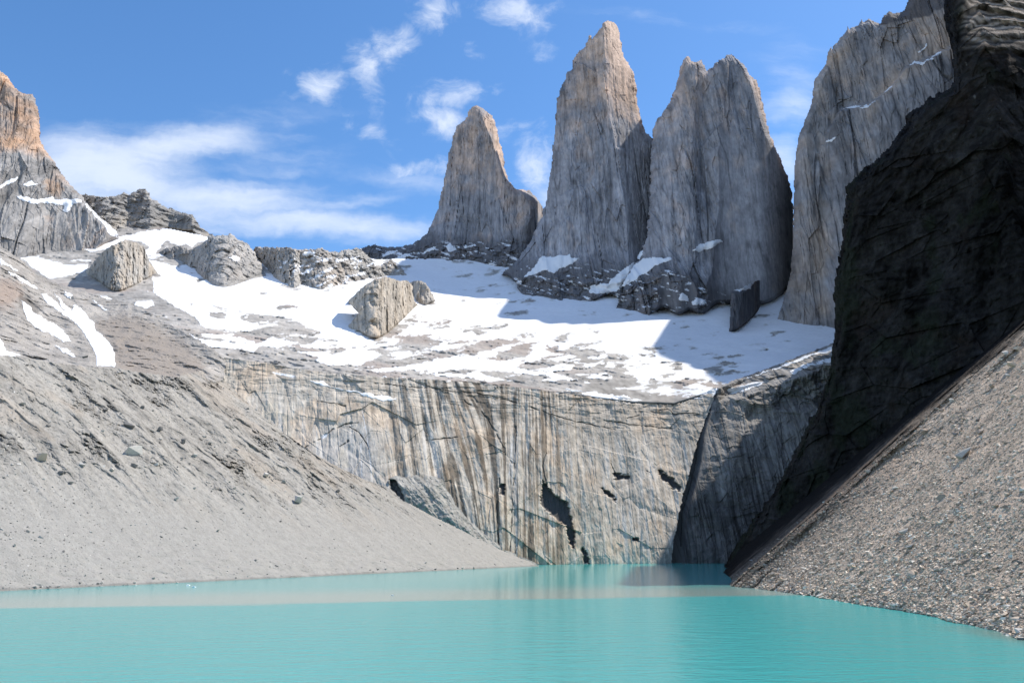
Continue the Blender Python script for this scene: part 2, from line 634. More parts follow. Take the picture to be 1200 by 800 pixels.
def along_foot(PX):
    """metres walked along the foot of the body, for each column"""
    fd = foot_depth(PX)[0]
    gx, _ = rays(PX[0], Body.foot)
    d = np.hypot(np.diff(gx * fd), np.diff(fd))
    Body.S = np.broadcast_to(np.concatenate([[0], np.cumsum(d)])[None], PX.shape)
    return Body.S


GREY = (0.36, 0.345, 0.325)
SNOW = (0.86, 0.87, 0.89)

_lip_x = [200, 262, 430, 620, 740, 790, 840, 980]
_lip_p = [410, 418, 440, 455, 470, 472, 456, 400]


def slab_lip(px):
    """depth of the upper edge of the slab cliff"""
    return sint(px, [200, 262, 430, 600, 740, 790, 840], [910, 930, 985, 1060, 1125, 1145, 1165])


SNOW_IN = [
    [(175, 305), (200, 310), (220, 318), (233, 333), (250, 336), (275, 332), (290, 325), (300, 312), (320, 330), (345, 342), (375, 345), (410, 335), (425, 350), (405, 380), (420, 392), (440, 402), (420, 408), (395, 395), (360, 382), (340, 372), (300, 368), (262, 360), (230, 352), (205, 340), (187, 322)],
    [(180, 325), (205, 335), (230, 348), (262, 365), (285, 375), (305, 383), (290, 386), (275, 389), (258, 387), (240, 383), (228, 372), (205, 358), (180, 343)],
    [(195, 394), (210, 397), (222, 391), (235, 398), (262, 400), (275, 402), (300, 403), (320, 395), (337, 400), (325, 408), (303, 405), (297, 412), (283, 408), (260, 408), (240, 406), (215, 402), (200, 398)],
    [(235, 391), (262, 392), (300, 400), (298, 404), (265, 398), (240, 395)],
    [(207, 410), (232, 420), (230, 422), (207, 412)],
    [(340, 411), (390, 415), (430, 406), (470, 400), (450, 412), (430, 425), (410, 428), (385, 428), (368, 422), (375, 420), (358, 414)],
    [(352, 404), (372, 403), (384, 406), (370, 408), (352, 407)],
    [(430, 433), (480, 428), (500, 424), (540, 417), (580, 421), (610, 432), (650, 438), (700, 447), (690, 449), (640, 440), (600, 436), (560, 431), (520, 432), (480, 434), (440, 435)],
    [(500, 437), (545, 438), (560, 436), (575, 441), (600, 446), (570, 446), (540, 441), (510, 440)],
    [(15, 294), (25, 300), (50, 302), (75, 310), (103, 310), (100, 317), (85, 322), (58, 326), (40, 315), (28, 304)],
    [(85, 289), (105, 278), (130, 280), (150, 276), (175, 270), (200, 267), (225, 270), (240, 277), (243, 281), (232, 284), (225, 290), (218, 284), (208, 286), (197, 282), (180, 291), (172, 288), (165, 284), (150, 280), (140, 285), (130, 290), (105, 296), (97, 292)],
    [(170, 293), (187, 285), (188, 290), (180, 298), (172, 299)],
    [(160, 354), (178, 352), (180, 358), (172, 361), (158, 357)], [(107, 350), (127, 362), (125, 365), (107, 353)], [(117, 346), (137, 352), (130, 355), (117, 350)],
    [(676, 460), (700, 459), (740, 468), (735, 470), (700, 466)],
]
SNOW_OUT = [
    [(272, 388), (300, 378), (325, 372), (345, 378), (362, 386), (345, 393), (330, 396), (310, 393), (290, 394)],
    [(312, 360), (335, 356), (352, 358), (348, 362), (320, 362)], [(216, 354), (236, 358), (234, 360), (218, 357)],
    [(245, 365), (262, 363), (268, 370), (262, 376), (245, 370)], [(305, 342), (315, 341), (316, 345), (306, 347)],
    [(425, 410), (460, 402), (500, 396), (530, 398), (515, 406), (480, 412), (450, 415)], [(430, 424), (470, 418), (510, 418), (505, 424), (470, 427), (440, 429)],
    [(545, 405), (570, 402), (583, 404), (565, 412), (555, 418), (545, 415)], [(582, 420), (590, 410), (605, 404), (618, 410), (615, 424), (600, 424)],
    [(632, 428), (635, 420), (645, 415), (654, 416), (650, 424), (640, 432), (620, 434)], [(655, 438), (672, 438), (700, 445), (720, 446), (722, 452), (700, 450), (672, 446)],
    [(670, 433), (690, 430), (712, 423), (712, 428), (690, 436), (675, 437)], [(686, 412), (694, 408), (702, 416), (696, 418)], [(718, 433), (730, 433), (745, 440), (742, 446), (720, 443)],
    [(722, 443), (745, 442), (744, 452), (730, 455), (722, 452)], [(760, 440), (772, 447), (768, 456), (758, 450)], [(783, 450), (798, 448), (810, 447), (808, 456), (795, 460)],
    [(720, 417), (740, 418), (742, 422), (728, 421)], [(749, 415), (762, 415), (768, 418), (755, 418)], [(612, 392), (630, 394), (625, 397), (614, 396)],
    [(640, 405), (656, 406), (652, 411), (643, 412)], [(425, 388), (452, 383), (480, 380), (470, 390), (440, 398), (420, 392)],
]
_cov = np.array([(560, 370, 1), (650, 380, 1), (720, 385, 1), (800, 400, 1), (900, 400, 1), (960, 400, 1), (620, 330, 1), (520, 315, 1), (300, 345, .9),
                 (350, 352, .75), (230, 325, .8), (400, 350, .7), (380, 385, .8), (560, 400, .25), (500, 402, .1), (600, 422, .1), (650, 420, .25), (700, 425, .25),
                 (750, 420, .6), (800, 430, .7), (830, 445, .2), (780, 458, .2), (780, 472, -.9), (700, 440, .1), (700, 462, -.9), (620, 444, -.5), (620, 455, -1), (340, 385, -.6), (300, 395, -.5), (260, 380, -.3),
                 (220, 360, -.6), (200, 390, -.9), (170, 360, -.9), (130, 360, -1), (260, 412, -.9), (350, 405, -.3), (340, 425, -1.2), (450, 432, -.4), (520, 425, 0), (300, 440, -1.3), (500, 447, -1.2),
                 (90, 340, -1), (60, 300, -.9), (150, 320, -.9), (100, 290, -.6), (200, 300, -.5), (470, 345, .9), (450, 300, .5), (860, 440, .5), (900, 425, .8), (400, 445, -1.4)], float)


def snow_cover(PX, PY):
    num = np.zeros(PX.shape)
    den = np.zeros(PX.shape)
    for x, y, c in _cov:
        w = 1 / (((PX - x) / 1.6) ** 2 + (PY - y) ** 2 + 60) ** 1.5
        num += w * c
        den += w
    c = num / den
    skew = PY + 0.10 * (PX - 600)
    n = fbm(PX / 38, skew / 9, 1.5, 5, 21, 0.6)
    v = c - 0.08 + n * 1.25
    for p in SNOW_IN:
        v = lerp(v, 1.0, mask(PX, PY, p, 1.0, 1.8, 9, 31))
    for p in SNOW_OUT:
        k = mask(PX, PY, p, 2.5, 3.0, 8, 41)
        v = lerp(v, -0.35 + n * 0.8, k)
    return v


def basin_surface(PX, PY, ED):
    Y = basin_depth(PX, PY)
    dx, dz = rays(PX, PY)
    X, Z = dx * Y, dz * Y
    w = fbm(X / 260, Y / 200, 0.2, 3, 51) * 14
    cov = snow_cover(PX, PY)
    basin_surface.cov = cov
    rocky = sstep(cov, 0.12, -0.15)
    w = w + rocky * (fbm(X / 30, Y / 22, 0.7, 4, 55, 0.6) * 6 + 1.5 * blocks(X / 14, Y / 10, 5)) - rocky * 1.0
    w = w + (1 - rocky) * fbm(X / 60, Y / 40, 0.9, 3, 57) * 3.0
    Y = Y - w / 0.22 * 0.35
    lip = np.interp(PX, _lip_x, _lip_p)
    return np.maximum(Y, slab_lip(PX) + 2.0 + np.abs(PY - lip) * np.where(PY > lip, 0.8, 2.6))


def basin_colour(PX, PY, X, Y, Z):
    cov = basin_surface.cov
    n = fbm(X / 80, Y / 60, Z / 60, 4, 61)
    n2 = fbm(X / 12, Y / 12, Z / 12, 3, 63)
    C = flat(PX, (0.37, 0.35, 0.325)) * (1 + 0.35 * n + 0.35 * n2)[..., None]
    C = paint(C, (0.36, 0.30, 0.265), sstep(fbm(X / 140, Y / 90, 2.2, 3, 64), 0.1, 0.5) * 0.6)
    s = sstep(cov, -0.04, 0.04)
    clean = sstep(cov + 0.25 * fbm(PX / 16, PY / 5, 0.2, 3, 66), 0.0, 0.34)
    S = lerp(rgb(0.66, 0.645, 0.62), rgb(*SNOW), clean[..., None])
    return C + (S - C) * s[..., None]


Body('snowfield', [(-150, 250), (0, 255), (100, 258), (180, 264), (245, 277), (300, 303), (420, 303), (470, 303), (700, 303), (900, 303), (1010, 300), (1010, 440), (900, 455), (845, 470), (780, 484), (600, 466), (400, 452), (300, 448), (200, 452), (-150, 452)],
     basin_surface, basin_colour, M_BASIN, rough=0.5, close=False, smooth=True)
tag(bpy.data.objects['snowfield'], 'white snowfield broken by grey rock ribs below the granite towers', 'snowfield', kind='structure')


# ------------------------------------------------------------------ towers
def tower_noise(PX, PY, Y, amp, seed, lean=0.0, along=None):
    """flutes, dihedrals and long joints of granite, metres towards the viewer"""
    dx, dz = rays(PX, PY)
    X, Z = (dx * Y if along is None else along), dz * Y
    Xw = X + fbm(X / 130, Z / 420, 0.3, 3, seed + 9) * 12 + lean * Z
    r = fbm(Xw / 95, Z / 700, 0.1, 2, seed, 0.5) * 16
    r = r + 15 * blocks(Xw / 62, Z / 330, seed + 2, 1.5) + 6 * blocks(Xw / 27, Z / 140, seed + 3, 1.5)
    r = r + 3.4 * blocks(Xw / 12, Z / 52, seed + 5, 1.5) + fbm(Xw / 7, Z / 90, 0.6, 3, seed + 6, 0.6) * 1.5 - 2.4 * joints(Xw / 9, Z / 110, 0.09, seed + 17)
    r = r - 9 * joints(Xw / 44, Z / 620, 0.035, seed + 11) - 3.5 * joints(Xw / 20, Z / 240, 0.05, seed + 14)
    r = r + fbm(X / 14, Z / 24, Y / 30, 3, seed + 4, 0.6) * 1.3
    return r * amp


def granite_colour(PX, PY, X, Y, Z, seed, warm, grey=(0.315, 0.31, 0.325), tan=(0.56, 0.415, 0.32)):
    """warm: 0..1 field of how far the grey turns tan"""
    Xw = X + fbm(X / 90, Z / 260, 0.3, 3, seed + 9) * 9
    st = fbm(Xw / 15, Z / 260, 0.5, 4, seed + 5, 0.6)
    bl = fbm(X / 90, Z / 130, 0.5, 4, seed + 6)
    _, rc, _, _ = cells(Xw / 40, Z / 150, seed + 3)
    t = np.clip(warm + 0.55 * bl + 0.22 * st + 0.45 * fbm(X / 34, Z / 50, 2.5, 3, seed + 15) + 0.25 * (rc[..., 3] - 0.5), 0, 1)
    C = lerp(rgb(*grey), rgb(*tan), t[..., None])
    k = 1 + 0.13 * st + 0.16 * fbm(Xw / 6, Z / 110, 7.5, 3, seed + 18, 0.6) + 0.20 * bl + 0.20 * fbm(X / 30, Z / 36, 5.5, 5, seed + 16, 0.62) + 0.16 * (rc[..., 2] - 0.5)
    dark = sstep(fbm(Xw / 20, Z / 260, 1.5, 4, seed + 7, 0.55), 0.25, 0.7)
    pale = sstep(fbm(Xw / 16, Z / 120, 3.5, 4, seed + 8, 0.55), 0.30, 0.7)
    k = k * (1 - 0.30 * dark) * (1 + 0.22 * pale)
    k = k * (1 - 0.50 * joints(Xw / 44, Z / 620, 0.045, seed + 11)) * (1 - 0.40 * joints(Xw / 20, Z / 240, 0.06, seed + 14)) * (1 - 0.28 * joints(Xw / 9, Z / 110, 0.12, seed + 17)) * (1 + 0.20 * fbm(Xw / 5, Z / 16, Y / 40, 3, seed + 13, 0.65))
    return C * np.clip(k, 0.3, 1.7)[..., None]


def skirt_noise(PX, PY, Y, seed, along=None):
    """broken, ledged rock at the foot of the towers"""
    dx, dz = rays(PX, PY)
    X, Z = (dx * Y if along is None else along), dz * Y
    return 12 * blocks(X / 34, Z / 24, seed, 1.4) + 6 * blocks(X / 14, Z / 12, seed + 1, 1.4) + fbm(X / 40, Z / 22, 0.4, 4, seed + 2, 0.6) * 9


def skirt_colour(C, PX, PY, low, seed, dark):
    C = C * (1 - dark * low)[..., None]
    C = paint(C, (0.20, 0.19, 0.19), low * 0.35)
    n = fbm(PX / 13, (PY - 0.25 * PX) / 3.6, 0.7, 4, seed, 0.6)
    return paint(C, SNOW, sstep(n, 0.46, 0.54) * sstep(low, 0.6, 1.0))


# --- south tower
SUR = [(405, 318), (415, 293), (425, 290), (438, 286), (447, 288), (455, 289), (462, 288), (470, 289), (480, 286), (490, 281), (497, 275), (503, 266), (508, 256), (514, 240), (519, 215), (523, 198), (525, 182), (530, 165), (534, 150), (537, 146),
       (543, 141), (547, 136), (550, 128), (555, 124), (560, 123), (566, 126), (571, 130), (577, 135), (580, 141), (583, 152), (586, 165), (590, 182), (592, 198), (597, 212), (602, 219), (608, 222), (614, 222), (621, 223), (628, 230), (634, 239), (638, 247), (640, 262),
       (636, 285), (615, 325), (590, 320), (560, 314), (520, 318), (470, 322)]
_sur_cols = [([(523, 120), (523, 198), (505, 260), (470, 290), (405, 320)], 95.0), ([(545, 120), (548, 200), (535, 260), (505, 320)], 30.0), ([(562, 120), (566, 140), (577, 165), (584, 190), (590, 208), (612, 226), (622, 245), (610, 320)], 0.0),
             ([(583, 120), (583, 152), (592, 195), (600, 214), (634, 235), (640, 255), (636, 320)], 85.0)]


def sur_depth(PX, PY, ED):
    Y = 2260 + ridge_profile(PX, PY, _sur_cols) + np.clip(300 - PY, 0, 200) * 0.55
    Y = Y - 70 * sstep(PY, 270, 318)
    Y = Y + rounded(ED, 9, 70) * sstep(Body.HB, 0, 30)
    return stand(PX, PY, Y - tower_noise(PX, PY, Y, 1.0, 100) - skirt_noise(PX, PY, Y, 120) * sstep(PY, 278, 292))


def sur_colour(PX, PY, X, Y, Z):
    warm = 0.62 - 0.85 * sstep(PY, 165, 285) + 0.3 * sstep(PX - ridge_x(PY, _sur_cols[2][0]), -2, 6)  # tan right of the ridge paints sunlight onto that flank
    C = granite_colour(PX, PY, X, Y, Z, 110, warm)
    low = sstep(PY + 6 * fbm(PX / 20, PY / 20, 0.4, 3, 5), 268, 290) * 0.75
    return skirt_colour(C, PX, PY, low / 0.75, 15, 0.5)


def ridge_x(PY, pts):
    ys = np.array([p[1] for p in pts], float)
    o = np.argsort(ys)
    return np.interp(PY, ys[o], np.array([p[0] for p in pts], float)[o])


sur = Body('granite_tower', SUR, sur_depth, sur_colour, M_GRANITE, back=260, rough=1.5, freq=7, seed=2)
tag(sur.ob, 'shortest and leftmost of the three granite towers, tapering to a blunt tip', 'rock tower', 'granite towers above the snowfield')

# --- central tower
CEN = [(583, 326), (590, 318), (597, 312), (605, 305), (613, 295), (620, 284), (627, 270), (634, 255), (638, 240), (641, 225), (643, 212), (645, 200), (647, 178), (650, 150), (652, 120), (655, 107), (660, 95), (665, 85), (669, 82), (671, 75), (673, 67), (678, 60),
       (686, 54), (688, 48), (689, 42), (692, 40), (694, 45), (698, 40), (703, 33), (706, 26), (712, 24), (718, 25), (722, 29), (726, 35), (727, 45), (729, 55), (731, 65), (735, 72), (739, 78), (743, 87), (746, 100), (747, 115), (748, 126), (751, 134), (754, 145), (757, 155),
       (763, 160), (775, 164), (782, 200), (785, 280), (775, 372), (735, 372), (724, 352), (712, 350), (700, 358), (685, 362), (665, 364), (652, 361), (640, 352), (628, 354), (612, 352), (604, 345), (606, 330)]
_cen_cols = [([(690, 20), (655, 107), (645, 200), (627, 270), (585, 325), (585, 380)], 120.0), ([(697, 20), (675, 110), (668, 200), (655, 280), (630, 380)], 55.0), ([(706, 20), (709, 60), (711, 100), (716, 140), (724, 190), (734, 250), (740, 380)], 0.0),
             ([(724, 20), (731, 65), (745, 90), (749, 130), (764, 170), (770, 380)], 100.0)]


def cen_depth(PX, PY, ED):
    Y = 1870 + ridge_profile(PX, PY, _cen_cols) + np.clip(350 - PY, 0, 330) * 0.62
    base = sstep(PY, 285, 335)
    Y = Y - 55 * base - 25 * sstep(PY, 330, 362)
    Y = Y + rounded(ED, 9, 60) * (1 - base)
    return stand(PX, PY, Y - tower_noise(PX, PY, Y, 1.0, 200) - skirt_noise(PX, PY, Y, 220) * sstep(PY, 312, 330))


def cen_colour(PX, PY, X, Y, Z):
    warm = 0.62 - 0.95 * sstep(PY, 70, 235) - 0.35 * sstep(PX, 690, 730) * sstep(PY, 90, 140) + 0.75 * sstep(PX - ridge_x(PY, _cen_cols[2][0]), 0, 10) * sstep(PY, 160, 120)  # right flank tan down to the neighbour's shadow: sunlight put into the colour
    C = granite_colour(PX, PY, X, Y, Z, 210, warm)
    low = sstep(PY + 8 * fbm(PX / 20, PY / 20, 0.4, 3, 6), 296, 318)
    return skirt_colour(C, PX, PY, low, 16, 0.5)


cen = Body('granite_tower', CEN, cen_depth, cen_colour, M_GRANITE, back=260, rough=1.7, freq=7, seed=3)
tag(cen.ob, 'tallest granite tower, in the middle, narrow stepped top', 'rock tower', 'granite towers above the snowfield')

# --- north tower
NOR = [(763, 168), (765, 152), (768, 142), (775, 134), (783, 122), (788, 112), (792, 100), (795, 88), (797, 78), (800, 70), (804, 66), (808, 67), (811, 71), (815, 73), (819, 71), (822, 70), (825, 76), (828, 83), (832, 80), (838, 74), (842, 72), (845, 68), (848, 69), (851, 65), (855, 64), (860, 65), (866, 70),
       (872, 76), (877, 82), (879, 88), (885, 92), (888, 97), (890, 104), (893, 114), (896, 130), (899, 145), (903, 160), (910, 175), (917, 190), (922, 205), (926, 216), (929, 228), (932, 330), (915, 352), (895, 362), (872, 360), (858, 359), (845, 361), (836, 360), (829, 371), (815, 373), (808, 366), (800, 373), (792, 374), (783, 366), (770, 368), (757, 381), (745, 380), (732, 378),
       (720, 372), (724, 352), (728, 340), (735, 322), (748, 303), (755, 285), (758, 270), (761, 240), (762, 200)]
_nor_cols = [([(800, 60), (795, 88), (783, 122), (763, 165), (761, 240), (748, 303), (720, 380)], 110.0), ([(803, 60), (800, 120), (788, 180), (785, 260), (775, 380)], 40.0), ([(815, 60), (815, 120), (808, 200), (805, 380)], 25.0), ([(826, 60), (824, 100), (822, 200), (820, 380)], 45.0),
             ([(845, 60), (842, 150), (845, 380)], 12.0), ([(868, 60), (880, 100), (892, 145), (906, 185), (918, 215), (925, 250), (925, 380)], 0.0), ([(878, 60), (893, 110), (903, 155), (922, 200), (930, 228), (932, 380)], 60.0)]


def nor_depth(PX, PY, ED):
    Y = 1690 + ridge_profile(PX, PY, _nor_cols) + np.clip(360 - PY, 0, 300) * 0.5
    ap = sstep(PY - 0.35 * np.abs(PX - 770), 285, 330)
    Y = Y - 60 * ap * sstep(PX, 860, 800)
    Y = Y + rounded(ED, 8, 50) * (1 - sstep(PY, 290, 330))
    return stand(PX, PY, Y - tower_noise(PX, PY, Y, 0.95, 300) - skirt_noise(PX, PY, Y, 320) * sstep(PY - 0.42 * np.abs(PX - 775), 305, 322))


def nor_colour(PX, PY, X, Y, Z):
    warm = 0.22 - 0.45 * sstep(PY, 90, 240) + 0.6 * sstep(PX - ridge_x(PY, _nor_cols[5][0]), 0, 8) + 0.25 * sstep(PX, 812, 790) * sstep(PY, 170, 90)  # right of the ridge the sunlit warmth is painted in
    C = granite_colour(PX, PY, X, Y, Z, 310, warm)
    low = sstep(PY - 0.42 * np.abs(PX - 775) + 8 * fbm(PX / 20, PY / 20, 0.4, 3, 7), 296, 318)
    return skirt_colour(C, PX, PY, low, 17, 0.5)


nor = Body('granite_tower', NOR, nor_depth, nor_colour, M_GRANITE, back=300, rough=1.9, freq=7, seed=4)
tag(nor.ob, 'broad granite tower with a jagged notched twin top, right of the tallest one', 'rock tower', 'granite towers above the snowfield')

# --- big wall right of the towers
NID = [(905, 391), (912, 370), (920, 345), (926, 320), (928, 300), (929, 270), (930, 220), (931, 195), (932, 180), (935, 160), (942, 145), (948, 128), (952, 112), (953, 95), (960, 85), (967, 75), (970, 60), (973, 52), (975, 56), (982, 48), (988, 40), (992, 34), (993, 28), (996, 34), (1005, 30), (1008, 25), (1009, 20),
       (1012, 26), (1018, 22), (1025, 25), (1031, 28), (1035, 18), (1042, 14), (1050, 15), (1060, 12), (1063, 5), (1066, -3), (1075, -20), (1112, -55), (1145, -40), (1180, 20), (1240, 80), (1300, 150), (1300, 420), (985, 420), (978, 388), (970, 393), (963, 394), (955, 388), (948, 391), (938, 386), (925, 388), (915, 391)]
_nid_ledge = [(905, 175), (960, 170), (985, 128), (1020, 121), (1045, 101), (1062, 78), (1085, 70), (1104, 59), (1130, 50), (1300, 0)]


def nid_depth(PX, PY, ED):
    prof = np.interp(PX, [900, 945, 975, 1100, 1300], [70, 10, 0, -120, -260])
    Y = 1600 + prof + np.clip(390 - PY, 0, 400) * 0.12
    below = sstep(PY - np.interp(PX, [p[0] for p in _nid_ledge], [p[1] for p in _nid_ledge]), -2, 3) * sstep(PX, 962, 985)
    Y = Y - 24 * below
    Y = Y + rounded(ED, 8, 50) * sstep(PY, 370, 330)
    return stand(PX, PY, Y - tower_noise(PX, PY, Y, 0.75, 400, 0.0))


def nid_colour(PX, PY, X, Y, Z):
    led = np.interp(PX, [p[0] for p in _nid_ledge], [p[1] for p in _nid_ledge])
    warm = 0.32 - 0.5 * sstep(PY - led, -2, 30) * sstep(PX, 960, 985)  # greyer under the ledge: the ledge's shade put into the colour
    C = granite_colour(PX, PY, X, Y, Z, 410, warm, (0.29, 0.283, 0.29), (0.41, 0.32, 0.25))
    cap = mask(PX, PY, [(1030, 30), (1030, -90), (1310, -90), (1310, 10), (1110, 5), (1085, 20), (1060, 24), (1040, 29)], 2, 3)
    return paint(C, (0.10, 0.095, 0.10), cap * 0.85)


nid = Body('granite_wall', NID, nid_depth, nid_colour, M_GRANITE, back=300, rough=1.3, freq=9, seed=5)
tag(nid.ob, 'huge sheer granite wall with a pinnacled rim and a dark cap, right of the towers', 'rock wall')

# --- dark rib at the foot of the north tower
RIB = [(853, 391), (855, 375), (856, 358), (856, 340), (862, 340), (872, 340), (880, 336), (884, 329), (892, 328), (899, 330), (897, 345), (892, 362), (885, 372), (876, 380), (866, 387), (860, 391)]


def rib_depth(PX, PY, ED):
    Y = 1560 + np.interp(PX, [850, 858, 900], [60, 0, 25]) + (390 - PY) * 0.8 + rounded(ED, 5, 25) * sstep(Body.HB, 0, 15)
    return stand(PX, PY, Y - tower_noise(PX, PY, Y, 0.6, 500), 5)


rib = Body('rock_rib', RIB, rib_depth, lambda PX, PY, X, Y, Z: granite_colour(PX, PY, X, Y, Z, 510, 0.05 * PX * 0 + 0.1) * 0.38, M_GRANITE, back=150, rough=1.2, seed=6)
tag(rib.ob, 'small black rock rib standing in shaded snow between tower and wall', 'rock rib')

# ------------------------------------------------------------------ left mountains
PEAK = [(-150, 55), (-90, 42), (-40, 60), (-20, 68), (0, 83), (8, 88), (15, 98), (22, 106), (28, 109), (38, 110), (42, 116), (45, 128), (47, 145), (47, 162), (52, 172), (58, 182), (65, 192), (72, 203), (80, 212), (88, 222), (97, 230), (105, 241), (120, 256), (139, 273), (139, 284), (122, 290), (110, 300), (106, 314), (60, 340), (-150, 350)]


def peak_depth(PX, PY, ED):
    Y = 1800 + sint(PX, [-150, 0, 24, 60, 140], [-150, -55, -20, 50, 150]) + np.clip(310 - PY, 0, 300) * 1.0
    Y = Y + rounded(ED, 8, 50) * sstep(Body.HB, 0, 30)
    return stand(PX, PY, Y - tower_noise(PX, PY, Y, 1.0, 600, 0.3))


def peak_colour(PX, PY, X, Y, Z):
    warm = 0.75 - 0.9 * sstep(PY, 165, 190) * sstep(PX, 70, 20) - 0.8 * sstep(PY, 172, 250)
    C = granite_colour(PX, PY, X, Y, Z, 610, warm, (0.36, 0.345, 0.33), (0.46, 0.30, 0.20))
    dk = sstep(PY + 12 * fbm(PX / 30, PY / 30, 0.4, 3, 8) + 0.25 * PX, 268, 292) * sstep(PX, 110, 60)
    C = C * (1 - 0.22 * dk)[..., None]
    return paint(C, (0.42, 0.29, 0.20), mask(PX, PY, [(52, 210), (66, 212), (74, 222), (68, 232), (56, 226)], 3, 4) * 0.6)


peak = Body('rock_peak', PEAK, peak_depth, peak_colour, M_GRANITE, back=300, rough=1.6, seed=7)
tag(peak.ob, 'orange topped granite peak cut by the left edge, snow ledges below', 'rock peak')

RDG = [(90, 226), (105, 228), (120, 230), (135, 230), (140, 227), (146, 225), (150, 228), (155, 224), (162, 221), (170, 221), (175, 226), (178, 233), (185, 235), (190, 239), (195, 243), (203, 245), (210, 247), (220, 249), (226, 252), (230, 259), (236, 266), (243, 271), (250, 275), (246, 282), (236, 277), (225, 270), (212, 268), (200, 267), (186, 269), (175, 271), (162, 275), (150, 277), (140, 280), (130, 282), (110, 280), (90, 262)]


def rdg_depth(PX, PY, ED):
    Y = foot_depth(PX) + np.interp(PX, [95, 150, 176, 200, 225, 245], [20, 60, 0, 40, 10, 70]) + Body.HB * 1.8 + rounded(ED, 5, 30) * sstep(Body.HB, 0, 15)
    return Y - tower_noise(PX, PY, Y, 0.7, 700) - 0.9 * skirt_noise(PX, PY, Y, 720) * sstep(Body.HB, 0, 8)


rdg = Body('rock_ridge', RDG, rdg_depth, lambda PX, PY, X, Y, Z: granite_colour(PX, PY, X, Y, Z, 710, 0.12 + 0 * PX, (0.31, 0.30, 0.285), (0.33, 0.29, 0.24)), M_GRANITE, back=250, rough=1.6, seed=8)
tag(rdg.ob, 'craggy grey ridge with a knobbly crest behind the orange topped peak', 'rock ridge')

DOM = [(182, 300), (196, 290), (210, 287), (222, 292), (234, 286), (244, 280), (240, 274), (252, 276), (265, 275), (270, 273), (280, 280), (290, 286), (297, 291), (303, 305), (312, 322), (308, 328), (296, 326), (290, 332), (270, 336), (258, 337), (240, 333), (229, 323), (228, 314), (212, 316), (202, 310)]


def dom_depth(PX, PY, ED):
    Y = foot_depth(PX) + np.interp(PX, [180, 228, 236, 262, 312], [60, 50, 15, 0, 30]) + Body.HB * 2.6 + rounded(ED, 7, 40) * sstep(Body.HB, 0, 20)
    return Y - 4 - (tower_noise(PX, PY, Y, 0.4, 800, 0, along_foot(PX)) + 0.8 * skirt_noise(PX, PY, Y, 820, along_foot(PX))) * sstep(Body.HB, 0, 8)


def dom_colour(PX, PY, X, Y, Z):
    C = granite_colour(PX, PY, X, Y, Z, 810, 0.1 + 0 * PX, (0.36, 0.345, 0.325), (0.36, 0.31, 0.26))
    return C * (1 - 0.2 * sstep(PX, 236, 225))[..., None]


dom = Body('rock_dome', DOM, dom_depth, dom_colour, M_SLAB, back=250, rough=2.0, freq=8, seed=9)
tag(dom.ob, 'rounded bare grey rock dome rising from the snow under the craggy ridge', 'rock dome')

MID = [(296, 292), (303, 289), (310, 287), (318, 290), (325, 290), (335, 289), (345, 290), (355, 293), (365, 291), (378, 290), (385, 294), (395, 295), (405, 292), (412, 292), (422, 289), (432, 300), (445, 310), (456, 304), (464, 307), (476, 318), (478, 328), (432, 332), (405, 338), (395, 340), (380, 342), (366, 346), (354, 347), (350, 340), (340, 341), (328, 334), (318, 322), (306, 308)]


def mid_depth(PX, PY, ED):
    Y = foot_depth(PX) + np.interp(PX, [296, 322, 345, 352, 380, 440, 480], [30, 0, 20, 60, 20, 40, 40]) + Body.HB * 2.6 + rounded(ED, 5, 30) * sstep(Body.HB, 0, 15)
    return Y - 4 - (tower_noise(PX, PY, Y, 0.5, 900, 0.25, along_foot(PX)) + 1.1 * skirt_noise(PX, PY, Y, 920, along_foot(PX))) * sstep(Body.HB, 0, 8)


def mid_colour(PX, PY, X, Y, Z):
    C = granite_colour(PX, PY, X, Y, Z, 910, 0.15 + 0 * PX, (0.34, 0.33, 0.31), (0.36, 0.31, 0.26))
    s = sstep(fbm(PX / 14 + PY / 30, PY / 6 + PX / 30, 0.3, 5, 37, 0.6) + np.where(PY < 296, -0.4, 0) - 0.3 * sstep(PX, 345, 325), 0.28, 0.36)
    return C + (rgb(*SNOW) - C) * s[..., None]


mid = Body('rock_ridge', MID, mid_depth, mid_colour, M_GRANITE, back=250, rough=2.4, freq=8, seed=10)
tag(mid.ob, 'low serrated grey ridge streaked with snow, left of the shortest tower', 'rock ridge')


# outcrops standing in the basin
def outcrop(name, outline, y0, prof, lean, colour, label, seed, amp=0.6, back=70, scale=1.0):
    def dep(PX, PY, ED):
        xs, os_ = zip(*prof)
        Y = foot_depth(PX) + np.interp(PX, xs, os_) + Body.HB * lean + rounded(ED, 4, 14) * sstep(Body.HB, 0, 12)
        X = along_foot(PX)
        Z = rays(PX, PY)[1] * Y
        Y = Y - fbm(X / 22, Z / 30, 0.3, 4, seed + 20, 0.6) * 9 - 6 * blocks(X / 18, Z / 34, seed + 21)
        return stand(PX, PY, Y - 3 - tower_noise(PX, PY, Y, amp, seed, 0, X) - 0.35 * skirt_noise(PX, PY, Y, seed + 30, X), 6)

    def colr(PX, PY, X, Y, Z):
        return granite_colour(PX, PY, Body.S, Y, Z, seed + 10, 0.2 + 0 * PX, colour, (0.44, 0.37, 0.29))
    b = Body(name, outline, dep, colr, M_SLAB, back=back, rough=1.2, seed=seed % 50, step=0.8)
    return tag(b.ob, label, 'rock outcrop'), b


